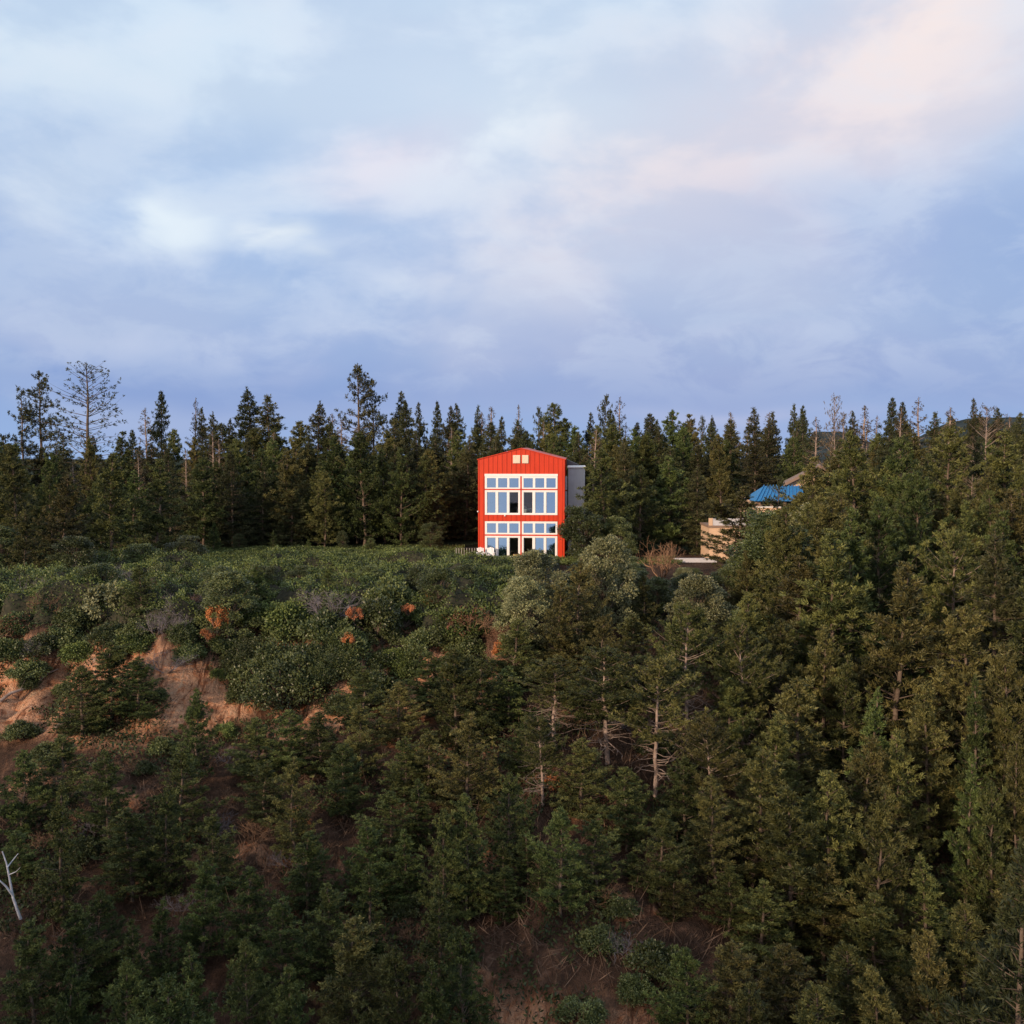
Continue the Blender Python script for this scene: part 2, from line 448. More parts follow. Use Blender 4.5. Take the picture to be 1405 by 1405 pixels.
def plant(kind, x, y, h, w=1.0, label=None, var=None, z=None, zone=None):
    i = rnd.randrange(len(PROTO[kind])) if var is None else var
    wood, crown = PROTO[kind][i]
    z = gz(x, y) if z is None else z
    nm = NAMES[kind]
    isb = CAT(nm) == 'bush'
    s = h if isb else h / 10.
    if crown is None:                   # bare brush is one mesh
        o = bpy.data.objects.new(nm, wood); COL.objects.link(o); o.location = (x, y, z); root = o
    else:
        root = empty(nm, (x, y, z))
        a = bpy.data.objects.new('trunk' if not isb else 'stems', wood); a.parent = root; COL.objects.link(a)
        b = bpy.data.objects.new('crown' if not isb else 'foliage', crown); b.parent = root; COL.objects.link(b)
    root.rotation_euler = (rnd.gauss(0, .025), rnd.gauss(0, .025), rnd.uniform(0, 2 * PI))
    root.scale = (s * w, s * w, s)
    d = dict(root=root, kind=kind, x=x, y=y, z=z, h=h, label=label, zone=zone)
    u = x / y; d['px'] = 702.5 + F * u * 1.0
    PLANTS.append(d); return d

def tree_at(kind, px, top, Y, wpx=None, **kw):
    """a tree standing on the ground at distance Y whose tip shows at that height"""
    x, _, zt = at(px, top, Y); g = gz(x, Y); h = max(1.0, zt - g)
    w = 1.0
    if wpx:
        R = {'pine': 2.1, 'greenpine': 2.1, 'tallpine': 2.3, 'spruce': 1.75, 'slim': 1.25, 'sparse': 2.4, 'thin': 1.2, 'skeletal': 2.6, 'paleskel': 2.6,
             'leaftree': 3.0, 'paletree': 3.0}[kind]
        w = (wpx / F * Y / 2) / (R * h / 10.)
        w = min(2.2, max(.45, w))
    return plant(kind, x, Y, h, w, **kw)

def bush_at(kind, px, row, r, flat=1.0, **kw):
    """a bush of radius r whose foot is where the ground shows at that pixel"""
    x, y, g = hit(px, row + 0.0)
    d = plant(kind, x, y, r, 1.0, z=g - .05, **kw)
    d['root'].scale = (r, r, r * flat); return d

# ------------------------------------------------------------------ setting: ground, sea, hills
def grid_mesh(name, xs, ys, zf, mat):
    X, Y = np.meshgrid(xs, ys); Z = zf(X, Y)
    V = np.stack([X, Y, Z], -1).reshape(-1, 3); nx, ny = len(xs), len(ys)
    i = np.arange(nx * ny).reshape(ny, nx)
    Q = np.stack([i[:-1, :-1], i[:-1, 1:], i[1:, 1:], i[1:, :-1]], -1).reshape(-1, 4)
    mb = MB(); mb.V = [V]; mb.Q = [Q]; mb.T = [np.full(len(Q), .5)]; mb.n = len(V)
    return mb.build(name, mat, None, True)

m, nt, b = new_mat('soil')
geo = N(nt, 'ShaderNodeNewGeometry'); sep = N(nt, 'ShaderNodeSeparateXYZ'); nt.links.new(geo.outputs['Position'], sep.inputs[0])
pos = geo.outputs['Position']
px_, py_, pz_ = sep.outputs
f1 = noise(nt, pos, .35, 6, .62, .6); f2 = noise(nt, pos, 1.6, 7, .7, .4); f3 = noise(nt, pos, 7, 4, .7)
orange = ramp(nt, f2, [(.30, (.32, .11, .05)), (.42, (.70, .31, .16)), (.52, (.80, .46, .28)), (.60, (.62, .32, .19)), (.72, (.85, .66, .50))])
brown = ramp(nt, f2, [(.3, (.045, .030, .022)), (.55, (.11, .065, .045)), (.75, (.20, .12, .085))])
# bare soil shows on the scarp (a strip along the bluff) and in the gully at its foot
def sstep(lo, hi, x):
    n = nt.nodes.new('ShaderNodeMapRange'); n.interpolation_type = 'SMOOTHSTEP'
    n.inputs['From Min'].default_value = lo; n.inputs['From Max'].default_value = hi
    nt.links.new(x, n.inputs['Value']); return n.outputs['Result']
zj = M(nt, 'ADD', pz_, M(nt, 'MULTIPLY', M(nt, 'SUBTRACT', f1, .5), 3.0))
scm = M(nt, 'MULTIPLY', M(nt, 'MULTIPLY', sstep(-4.6, -3.6, zj), sstep(-.2, -.9, zj)), M(nt, 'MULTIPLY', sstep(0, -4.5, px_), M(nt, 'LESS_THAN', py_, 64.)))
gx = M(nt, 'MULTIPLY', sstep(-3.5, -1.5, px_), sstep(7.5, 5., px_))
gul = M(nt, 'MULTIPLY', gx, M(nt, 'MULTIPLY', sstep(-7.6, -8.6, zj), sstep(20., 24., py_)))
mask = M(nt, 'MAXIMUM', M(nt, 'MULTIPLY', scm, M(nt, 'MULTIPLY_ADD', sstep(.42, .54, f1), .4, .6)), M(nt, 'MULTIPLY', gul, .8))
patch = sstep(.56, .63, f1)
mask = M(nt, 'MAXIMUM', mask, M(nt, 'MULTIPLY', patch, M(nt, 'MULTIPLY', M(nt, 'LESS_THAN', py_, 60.), .5)))
rc = N(nt, 'ShaderNodeCombineXYZ'); nt.links.new(M(nt, 'MULTIPLY', px_, 2.2), rc.inputs[0]); nt.links.new(M(nt, 'MULTIPLY', py_, .5), rc.inputs[1]); nt.links.new(M(nt, 'MULTIPLY', pz_, .5), rc.inputs[2])
f4 = noise(nt, rc.outputs[0], 1.0, 7, .68, 1.2)
orange = mixc(nt, sstep(.52, .36, f4), orange, (.22, .085, .045)); orange = mixc(nt, sstep(.58, .70, f4), orange, (.72, .50, .33))
f5 = noise(nt, pos, 13, 3, .6); orange = mixc(nt, M(nt, 'MULTIPLY', sstep(.62, .66, f5), .7), orange, (.10, .065, .05))
colr = mixc(nt, mask, brown, orange)
colr = mixc(nt, sstep(92., 100., py_), colr, (.02, .03, .014))
colr = mixc(nt, M(nt, 'MULTIPLY', sstep(.5, .7, f3), .5), colr, mixc(nt, .5, colr, (.05, .035, .02)))
nt.links.new(colr, b.inputs['Base Color']); b.inputs['Roughness'].default_value = .95; b.inputs['Specular IOR Level'].default_value = .1
bp = N(nt, 'ShaderNodeBump'); bp.inputs['Strength'].default_value = 1; bp.inputs['Distance'].default_value = .4
nt.links.new(M(nt, 'ADD', M(nt, 'ADD', f2, M(nt, 'MULTIPLY', f3, .5)), M(nt, 'MULTIPLY', f4, 1.2)), bp.inputs['Height']); nt.links.new(bp.outputs[0], b.inputs['Normal'])
MAT['soil'] = m

def spaced(a, core0, core1, step, z, n):
    lo = core0 - (core0 - a) * (np.linspace(1, 0, n, endpoint=False) ** 2.4)
    hi = core1 + (z - core1) * (np.linspace(0, 1, n + 1)[1:] ** 2.4)
    return np.concatenate([lo, np.arange(core0, core1 + 1e-6, step), hi])
xs = spaced(-2500, -46, 46, .3, 2500, 30); ys = spaced(-400, 22, 72, .28, 3500, 36)
tag(grid_mesh('ground', xs, ys, ground, MAT['soil']), kind='structure')

m, nt, b = new_mat('sea_water')
b.inputs['Base Color'].default_value = (.02, .045, .07, 1); b.inputs['Roughness'].default_value = .12
geo = N(nt, 'ShaderNodeNewGeometry'); bp = N(nt, 'ShaderNodeBump'); bp.inputs['Strength'].default_value = .1; bp.inputs['Distance'].default_value = .3
nt.links.new(noise(nt, geo.outputs['Position'], .25, 5, .6), bp.inputs['Height']); nt.links.new(bp.outputs[0], b.inputs['Normal'])
tag(grid_mesh('sea', np.linspace(-4000, 4000, 9), np.linspace(-6000, -3, 9), lambda X, Y: X * 0 - 27.0, m), kind='structure')

m, nt, b = new_mat('wooded_hill')
geo = N(nt, 'ShaderNodeNewGeometry')
nt.links.new(ramp(nt, noise(nt, geo.outputs['Position'], .03, 8, .75), [(.35, (.02, .03, .03)), (.65, (.06, .075, .08))]), b.inputs['Base Color']); b.inputs['Roughness'].default_value = 1
b.inputs['Specular IOR Level'].default_value = 0
MAT['hill'] = m
def far_hill(X, Y):
    # crest heights given by bearing
    prof = np.interp(X / Y, [-.05, .26, .285, .31, .35, .385, .41, .44, .48, .55, .7, 1.0], [-.03, -.02, .014, .014, .000, .010, .022, .028, .027, .024, .026, -.02])
    ridge = np.exp(-((Y - 2400) / 420.) ** 2)
    return (prof * 2400 + 9.6 + 26 * (fbm(X * .006, Y * .006, 4, 51) - .5)) * ridge - 40 * (1 - ridge)
tag(grid_mesh('hills', np.linspace(-400, 2900, 170), np.linspace(1500, 3300, 24), far_hill, MAT['hill']), kind='structure')
# unseen ridge added behind the camera to shade the foot of the slope
SHADE_RIDGE_Z = 84.5
def shade_ridge(X, Y):
    crest = np.interp(X, [-760, -520, -380, -215, -190, -160, -130], [-30, 60, SHADE_RIDGE_Z, SHADE_RIDGE_Z, SHADE_RIDGE_Z - 12, SHADE_RIDGE_Z - 50, -32])
    t = np.abs(Y + 250) / 130.
    return np.where(t < 1, (crest + 30) * (1 - t ** 1.6), 0) - 30 + 3.0 * (fbm(X * .05, Y * .05, 4, 61) - .5) * (t < .9)
tag(grid_mesh('shade_ridge', np.linspace(-780, -125, 120), np.linspace(-385, -115, 45), shade_ridge, MAT['hill']), kind='structure')

# ------------------------------------------------------------------ shrub cover on the plateau (one mass)
def mound(x, y):
    a = vnoise(x * .30, y * .34, 71); b2 = 1 - np.abs(vnoise(x * .75, y * .8, 72) - .5) * 2; c = vnoise(x * 2.1, y * 2.1, 73)
    m_ = (.1 + 1.2 * a + 1.15 * b2 ** 1.5 + .35 * c) * (.14 + .86 * smooth(88, 74, y) + 0 * x)
    return m_
def cover_edge(x):              # where the mass ends to the north side and the cliff side
    return edge_y(x) + .3
def in_cover(x, y):
    right = 1.5 + (y - 60) * .095 + 1.2 * (vnoise(y * .3, 2, 81) - .5)
    right = np.where(y > 86, 40, right)
    back = np.where(x < -4.5, 99.5 + 1.5 * vnoise(x * .3, 5, 83), 90.4)
    return (y > cover_edge(x)) & (x < right) & (y < back) & (x > -40) & (x < 14)
rg = np.random.default_rng(5)
n = 640000
X = rg.uniform(-38, 14, n); Y = 55 + 46 * rg.random(n) ** 1.0
ok = in_cover(X, Y) & (vnoise(X * .75, Y * .8, 72) * .5 + vnoise(X * 1.4, Y * 1.4, 74) * .5 > .27 + .1 * rg.random(n)); X = X[ok]; Y = Y[ok]; n = len(X)
Zm = ground(X, Y) + mound(X, Y) * np.clip((Y - cover_edge(X)) / 1.2 + .3, .3, 1) 
e = .1; gx_ = (mound(X + e, Y) - mound(X - e, Y)) / (2 * e); gy_ = (mound(X, Y + e) - mound(X, Y - e)) / (2 * e)
nrm = unit(np.stack([-gx_, -gy_, np.ones(n)], 1))
Pp = np.stack([X, Y, Zm], 1) + nrm * rg.uniform(-.22, .08, (n, 1))
tone = np.clip(-.12 + .75 * vnoise(X * .9, Y * .9, 91) + .45 * vnoise(X * .2, Y * .25, 92) + rg.normal(0, .16, n), 0, 1)
mb = MB(); mb.leaves(Pp, unit(nrm * .7 + rg.normal(size=(n, 3)) * .8), rg.uniform(.09, .17, n), rg.uniform(.06, .10, n), tone, rg)
tag(mb.build('shrub_cover', MAT['cover']), 'low wind-clipped evergreen shrubs covering the ground before the red house', kind='stuff')
# the shrubs' woody bed just under the leaves
def bedz(X_, Y_):
    m_ = in_cover(X_, Y_)
    return np.where(m_, ground(X_, Y_) + mound(X_, Y_) * np.clip((Y_ - cover_edge(X_)) / 1.2 + .3, .3, 1) - .22, ground(X_, Y_) - .8)
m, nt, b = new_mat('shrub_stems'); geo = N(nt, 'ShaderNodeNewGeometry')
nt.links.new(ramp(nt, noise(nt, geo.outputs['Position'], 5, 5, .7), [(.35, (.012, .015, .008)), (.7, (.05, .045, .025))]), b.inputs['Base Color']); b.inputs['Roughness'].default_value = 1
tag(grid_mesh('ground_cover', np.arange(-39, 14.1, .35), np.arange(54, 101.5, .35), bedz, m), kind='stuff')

# undergrowth on the slope: dry twigs and grass among low green sprigs
n = 90000
X = rg.uniform(-30, 30, n); Y = rg.uniform(24, 66, n)
ok = (Y < edge_y(X) + 1.0) & (np.abs(X) < Y * .52 + 2); dens = fbm(X * .4, Y * .4, 4, 95)
bare = (ground(X, Y) > -4.8) & (X < -3.5) & (Y < 60)
ok &= (dens > np.where(bare, .50, .36)); X, Y, dens = X[ok], Y[ok], dens[ok]; n = len(X)
P0 = np.stack([X, Y, ground(X, Y) - .03], 1)
d = unit(np.stack([rg.normal(0, .7, n), rg.normal(-.2, .7, n), rg.uniform(.4, 1.2, n)], 1)); L = rg.uniform(.2, .75, n)
sel = dens < .52
mb = MB(); mb.leaves(P0[sel], d[sel], L[sel], .035, rg.uniform(0, 1, sel.sum()), rg)
mb.segs(P0[sel][::4], P0[sel][::4] + d[sel][::4] * L[sel][::4, None] * 1.4, .012, .006, 3, .6)
m_dry = foliage_mat('dry_grass', (.09, .06, .045), (.30, .20, .14), 0, None, .9, .1)
tag(mb.build('dry_undergrowth', m_dry), 'dry brown grass and twigs between the trees on the slope', kind='stuff')
sel = ~sel; k = 4
mb = MB(); pp = np.repeat(P0[sel], k, 0) + rg.normal(0, .12, (sel.sum() * k, 3)) + [0, 0, .1]
mb.leaves(pp, unit(rg.normal(size=pp.shape) + [0, 0, .8]), rg.uniform(.1, .25, len(pp)), .08, rg.uniform(0, .8, len(pp)), rg)
tag(mb.build('green_undergrowth', foliage_mat('undergrowth_leaves', (.02, .03, .012), (.08, .10, .035), 0, None)), 'low green growth between the trees on the slope', kind='stuff')

# ------------------------------------------------------------------ red house
def rust_red():
    m, nt, b = new_mat('red_metal_cladding'); tc = N(nt, 'ShaderNodeTexCoord')
    f = noise(nt, tc.outputs['Object'], 1.2, 5, .6)
    mp_ = N(nt, 'ShaderNodeMapping'); mp_.inputs['Scale'].default_value = (3.5, 1, .25); nt.links.new(tc.outputs['Object'], mp_.inputs[0])
    f_s = noise(nt, mp_.outputs[0], 2.0, 5, .65)
    nt.links.new(mixc(nt, .5, ramp(nt, f, [(.3, (.52, .034, .006)), (.7, (.62, .046, .008))]), ramp(nt, f_s, [(.35, (.44, .024, .008)), (.6, (.64, .048, .010))])), b.inputs['Base Color'])
    b.inputs['Roughness'].default_value = .42; b.inputs['Specular IOR Level'].default_value = .4
    return m
MAT['red'] = rust_red()
MAT['white'] = paint_mat('white_window_frames', (.80, .80, .80), .45, .03)
MAT['greyroof'] = paint_mat('dark_roof_metal', (.07, .06, .07), .5, .2)
MAT['clad'] = paint_mat('grey_white_siding', (.52, .56, .60), .6, .08)
MAT['vent'] = paint_mat('cream_vent', (.70, .62, .50), .6, .05)
MAT['room'] = paint_mat('room_wall', (.30, .10, .055), .8, .1)
MAT['roomgrey'] = paint_mat('room_grey_wall', (.16, .15, .15), .8, .1)
MAT['floorw'] = paint_mat('wooden_floor', (.20, .11, .06), .5, .15)
MAT['linen'] = paint_mat('white_linen', (.78, .77, .74), .8, .03)
MAT['lamp'] = paint_mat('lamp_shade_cloth', (.75, .72, .66), .8, .03)
MAT['darkmetal'] = paint_mat('dark_metal', (.05, .05, .055), .5, .1, .5)
MAT['greywood'] = paint_mat('grey_deck_wood', (.30, .28, .26), .8, .15)
MAT['yellow'] = paint_mat('yellow_planter', (.55, .38, .12), .7, .08)

def glass_mat(name, refl, tint):
    m = bpy.data.materials.new(name); m.use_nodes = True; nt = m.node_tree; nt.nodes.clear()
    o = N(nt, 'ShaderNodeOutputMaterial'); mx = N(nt, 'ShaderNodeMixShader'); g = N(nt, 'ShaderNodeBsdfGlossy'); t = N(nt, 'ShaderNodeBsdfTransparent')
    g.inputs['Roughness'].default_value = .02; g.inputs['Color'].default_value = tint; t.inputs[0].default_value = (.75, .80, .82, 1)
    fr = N(nt, 'ShaderNodeFresnel'); fr.inputs[0].default_value = 1.5
    nt.links.new(M(nt, 'ADD', fr.outputs[0], refl), mx.inputs[0]); nt.links.new(t.outputs[0], mx.inputs[1]); nt.links.new(g.outputs[0], mx.inputs[2])
    tc = N(nt, 'ShaderNodeTexCoord'); bp = N(nt, 'ShaderNodeBump'); bp.inputs['Strength'].default_value = .05; bp.inputs['Distance'].default_value = .02
    nt.links.new(noise(nt, tc.outputs['Object'], 1.1, 2, .5), bp.inputs['Height']); nt.links.new(bp.outputs[0], g.inputs['Normal'])
    nt.links.new(mx.outputs[0], o.inputs[0]); return m
MAT['mirror'] = glass_mat('coated_window_glass', .66, (.38, .60, .80, 1))
MAT['glass'] = glass_mat('clear_window_glass', .04, (.9, .95, 1, 1))
S_ = 0.00826
hx = lambda zx: (zx - 587.5) * S_
hz = lambda zy: (1285 - zy) * S_
HY = 92.0; hxc = (715.2 - 702.5) / F * HY
house = tag(empty('red_house', (hxc, HY, 0), math.radians(-3.5)), 'tall narrow red metal house with white gridded windows at the back of the shrubs', 'house')
D = 12.5; WL, WR = hx(130), hx(1045); ZE = hz(252); ZP = hz(135)
roofz = lambda x: ZE + (ZP - ZE) * (1 - abs(x - hx(587)) / (WR - hx(587)))
wall = MB()
UX0, UX1 = hx(200), hx(972); UZ0, UZ1 = hz(835), hz(400); LZ0, LZ1 = hz(1283), hz(900); T = .22
wall.box(WL, UX0, 0, T, -.3, UZ1); wall.box(UX1, WR, 0, T, -.3, UZ1)
wall.box(UX0, UX1, 0, T, LZ1, UZ0); wall.box(UX0, UX1, 0, T, -.3, LZ0)
for a_, b_ in ((WL, hx(587)), (hx(587), WR)):
    wall.hexa([[a_, 0, UZ1], [b_, 0, UZ1], [b_, T, UZ1], [a_, T, UZ1], [a_, 0, roofz(a_)], [b_, 0, roofz(b_)], [b_, T, roofz(b_)], [a_, T, roofz(a_)]])
x = WL + .06
while x < WR:                      # raised seams
    top = roofz(x) - .02; segs_ = [(-.3, top)] if (x < UX0 - .02 or x > UX1 + .02) else [(UZ1, top), (LZ1, UZ0)]
    for a_, b_ in segs_: wall.box(x - .024, x + .024, -.045, 0.002, a_ + .003, b_)
    x += .405
wall.build('front_wall', MAT['red'], house)
sw = MB(); sw.box(WL + .002, WL + T, T, D, -.3, ZE); sw.box(WR - T, WR - .002, T, D, -.3, ZE); sw.box(WL + T, WR - T, D - T, D, -.3, ZE)
for yy in np.arange(.6, D, .45): sw.box(WR - .003, WR + .03, yy - .018, yy + .018, -.3, ZE - .05); sw.box(WL - .03, WL + .003, yy - .018, yy + .018, -.3, ZE - .05)
sw.build('side_wall', MAT['red'], house)
rf = MB(); th = .07
for a_, b_ in ((WL - .07, hx(587)), (hx(587), WR + .07)):
    za, zb_ = roofz(a_), roofz(b_)
    rf.hexa([[a_, -.09, za + .004], [b_, -.09, zb_ + .004], [b_, D + .1, zb_ + .004], [a_, D + .1, za + .004], [a_, -.09, za + th], [b_, -.09, zb_ + th], [b_, D + .1, zb_ + th], [a_, D + .1, za + th]])
rf.build('roof', MAT['red'], house)
vt = [(500, 576), (597, 663)]
for a_, b_ in vt:
    v = MB(); x0, x1, z0, z1 = hx(a_), hx(b_), hz(288), hz(203)
    v.box(x0, x1, -.10, -.001, z0, z1)
    for k in range(7): v.box(x0 + .03, x1 - .03, -.115, -.1005, z0 + .05 + k * .09, z0 + .10 + k * .09)
    v.build('vent', MAT['vent'], house)
# window units: header, frames, panes
PX = [(225, 320), (343, 440), (462, 560), (612, 710), (735, 830), (852, 950)]
def unit_window(side, z0, z1, pz0, pz1, name, clear):
    cols = PX[:3] if side == 0 else PX[3:]
    x0 = hx(203) if side == 0 else hx(594); x1 = hx(577) if side == 0 else hx(969)
    f = MB(); y0, y1 = -.05, .12
    f.box(x0, x1, y0, y1, z0, pz0); f.box(x0, x1, y0, y1, pz1, z1)
    e = [x0] + [v for c in cols for v in (hx(c[0]), hx(c[1]))] + [x1]
    for k in range(0, 8, 2): f.box(e[k], e[k + 1], y0 + .002, y1, pz0, pz1)
    w = f.build('window', MAT['white'], house)
    for k, c in enumerate(cols):
        p = MB(); lean = 0 if k in clear else (.085 if z1 < 2.4 else .055 if z1 < 4 else .045) * (pz1 - pz0)      # the panes lean back a little
        xa, xb, za, zb_ = hx(c[0]) - .006, hx(c[1]) + .006, pz0 - .006, pz1 + .006
        p.hexa([[xa, .030, za], [xb, .030, za], [xb, .036, za], [xa, .036, za], [xa, .030 + lean, zb_], [xb, .030 + lean, zb_], [xb, .036 + lean, zb_], [xa, .036 + lean, zb_]])
        p.build('pane', MAT['glass' if k in clear else 'mirror'], w)
        if name == 'door':                    # slim sash of the sliding door
            s_ = MB(); a_, b_ = hx(c[0]), hx(c[1]); q = .035
            s_.box(a_, a_ + q, .0, .028, pz0, pz1); s_.box(b_ - q, b_, .0, .028, pz0, pz1); s_.box(a_ + q, b_ - q, .0, .028, pz0, pz0 + q); s_.box(a_ + q, b_ - q, .0, .028, pz1 - q, pz1)
            s_.build('sash', MAT['white'], w)
for side in (0, 1):
    cl = (2,) if side == 0 else (0,)
    unit_window(side, hz(558), hz(425), hz(545), hz(445), 'transom', ())
    unit_window(side, hz(833), hz(572), hz(817), hz(590), 'door', cl)
    unit_window(side, hz(1040), hz(902), hz(1024), hz(922), 'transom', ())
    unit_window(side, hz(1283), hz(1056), hz(1275), hz(1072), 'door', cl)
hd = MB(); hd.box(UX0, UX1, -.07, .12, hz(424), UZ1); hd.build('window_header', MAT['white'], house)
cm = MB(); cm.box(hx(578), hx(593), -.06, .12, UZ0, hz(426)); cm.box(hx(578), hx(593), -.06, .12, LZ0, LZ1)
for a_, b_ in ((572, 558), (1056, 1040)): cm.box(hx(203), hx(577), -.02, .11, hz(a_) + .002, hz(b_) - .002); cm.box(hx(594), hx(969), -.02, .11, hz(a_) + .002, hz(b_) - .002)
cm.build('mullion', MAT['red'], house)
# rooms
it = MB(); it.box(WL + T, WR - T, T, D - T, hz(868) - .1, hz(868) + .1); it.box(WL + T, WR - T, T, D - T, -.25, -.05); it.build('room_floor', MAT['floorw'], house)
it = MB(); it.box(hx(600), WR - T, 4.6, 4.7, 0, ZE - .1); it.build('room_wall', MAT['room'], house)
it = MB(); it.box(WL + T, hx(600) - .005, 4.6, 4.7, 0, ZE - .1); it.box(WL + T, WR - T, T + .2, 4.7, ZE - .12, ZE - .03); it.build('inner_wall', MAT['roomgrey'], house)
w = MB(); w.box(WR + .03, WR + .20, 1.6, 1.75, hz(575), hz(430)); w.box(WR + .03, WR + .20, 1.6, 1.75, hz(800), hz(590)); w.build('side_trim', MAT['clad'], house)
# wing with pale siding
wg = MB(); wg.box(WR + .28, hx(1260), 3.0, 9.5, -.3, hz(345))
for k in range(5): wg.box(WR + .5 + k * .28, WR + .52 + k * .28, 2.98, 3.0, -.3, hz(350))
wing = wg.build('side_wing', MAT['clad'], house)
c_ = MB(); c_.box(WR + .2, hx(1266), 2.9, 9.6, hz(344), hz(330)); c_.build('parapet_cap', MAT['white'], wing)
sr = MB(); a_, b_ = WR + .08, hx(1195)
sr.hexa([[a_, 9.7, hz(330)], [b_, 9.7, hz(330)], [b_, 12.3, hz(330)], [a_, 12.3, hz(330)], [a_, 9.7, hz(262)], [b_, 9.7, hz(322)], [b_, 12.3, hz(322)], [a_, 12.3, hz(262)]])
sr.build('shed_roof', MAT['greyroof'], house)
for zx, zy, nm in ((128, 800, 'wall_fixture'), (415, 842, 'wall_fixture')):  # security camera at the wall edge, small lamp below the upper doors
    l = MB(); xx, zz = hx(zx), hz(zy); l.box(xx - .05, xx + .05, -.12, -.037, zz - .05, zz + .07); l.box(xx - .035, xx + .035, -.16, -.12, zz - .03, zz + .04)
    l.build(nm, MAT['white'], house)
def hpt(x, y, z):
    r = math.radians(-3.5); return (hxc + x * math.cos(r) - y * math.sin(r), HY + x * math.sin(r) + y * math.cos(r), z)
# furniture seen through the open panes
zf = hz(868) + .1
bed = tag(empty('bed', hpt(.5, 1.9, zf), math.radians(-3.5)), 'white bed behind the upper sliding doors of the red house', 'bed')
bb = MB(); bb.box(-1.0, 1.1, -.9, .9, .12, .30); bb.build('bed_base', MAT['floorw'], bed)
def soft(mb, x0, x1, y0, y1, z0, z1, r=.1):
    mb.hexa([[x0, y0, z0], [x1, y0, z0], [x1, y1, z0], [x0, y1, z0], [x0 + r, y0 + r, z1], [x1 - r, y0 + r, z1], [x1 - r, y1 - r, z1], [x0 + r, y1 - r, z1]])
bb = MB(); soft(bb, -1.02, 1.12, -.92, .92, .301, .62); bb.build('mattress', MAT['linen'], bed)
for sx in (-.75, .35):
    bb = MB(); soft(bb, sx, sx + .65, .25, .7, .621, .86, .13); bb.build('pillow', MAT['linen'], bed)
bb = MB(); bb.box(-1.0, 1.1, .93, 1.0, .12, 1.15); bb.build('headboard', MAT['floorw'], bed)
lp = tag(empty('floor_lamp', hpt(-2.55, 1.6, zf)), 'floor lamp with pale shade behind the upper window at the fence side', 'lamp')
l = MB(); l.tube([[0, 0, 0], [0, 0, .04]], [.16, .16], 12); l.tube([[0, 0, .04], [0, 0, 1.3]], [.02, .02], 6); l.build('stand', MAT['darkmetal'], lp)
l = MB(); l.tube([[0, 0, 1.25], [0, 0, 1.6]], [.24, .17], 14); l.build('lamp_shade', MAT['lamp'], lp)
# deck in front of the doors, chairs, planter, rail
dk = tag(empty('deck', (hxc, HY, 0), math.radians(-3.5)), 'grey wooden deck along the foot of the red house', 'deck')
d_ = MB()
for k in range(14): d_.box(WL - 2.3, WR + .3, -2.6 + k * .18, -2.6 + k * .18 + .165, -.10, -.05)
d_.build('decking', MAT['greywood'], dk)
d_ = MB()
for xx in np.arange(WL - 2.2, WR + .3, 1.3): d_.box(xx, xx + .12, -2.55, -.2, -.5, -.102)
d_.build('frame', MAT['greywood'], dk)
def chair(x, y, label, rz):
    t = tag(empty('garden_chair', hpt(x, y, -.05), rz), label, 'chair', 'white garden chairs on the deck')
    s = MB()
    for k in range(5): s.box(-.30, .30, -.32 + k * .12, -.32 + k * .12 + .10, .38 - k * .012, .405 - k * .012)
    s.build('seat', MAT['white'], t)
    s = MB()
    for k in range(5):
        xx = -.27 + k * .11
        s.hexa([[xx, .26, .34], [xx + .095, .26, .34], [xx + .095, .285, .34], [xx, .285, .34], [xx * 1.15, .48, 1.02 - abs(k - 2) * .04], [xx * 1.15 + .1, .48, 1.02 - abs(k - 2) * .04], [xx * 1.15 + .1, .505, 1.02 - abs(k - 2) * .04], [xx * 1.15, .505, 1.02 - abs(k - 2) * .04]])
    s.build('backrest', MAT['white'], t)
    for sx in (-1, 1):
        s = MB(); s.box(sx * .36 - .06, sx * .36 + .06, -.40, .34, .58, .605); s.build('armrest', MAT['white'], t)
        s = MB(); s.box(sx * .33 - .025, sx * .33 + .025, -.36, -.27, 0, .58); s.build('leg', MAT['white'], t)
        s = MB(); s.box(sx * .33 - .025, sx * .33 + .025, .24, .32, 0, .58); s.build('leg', MAT['white'], t)
chair(hx(172), -1.3, 'white slatted garden chair on the deck, nearest the railing', .1)
chair(hx(268), -1.2, 'white slatted garden chair on the deck before the glass door', -.12)
pl = tag(empty('planter', hpt(hx(545), -.9, -.05)), 'small yellow box planter on the deck before the middle doors', 'planter')
s = MB(); soft(s, -.28, .28, -.2, .2, 0, .42, -.03); s.build('box', MAT['yellow'], pl)
s = MB(); s.box(-.27, .27, -.19, .19, .421, .44); s.build('soil_fill', MAT['bark'], pl)
rl = tag(empty('deck_railing', hpt(0, 0, 0), math.radians(-3.5)), 'thin metal post railing beside the foot of the red house', 'railing')
x0, x1 = hx(-95), hx(128)
for k in range(9):
    xx = x0 + (x1 - x0) * k / 8; s = MB(); s.box(xx - .03, xx + .03, -.63, -.57, -.3, .85); s.build('post', MAT['greywood'], rl)
s = MB(); s.box(x0 - .05, x1, -.62, -.58, .852, .875); s.build('top_rail', MAT['darkmetal'], rl)

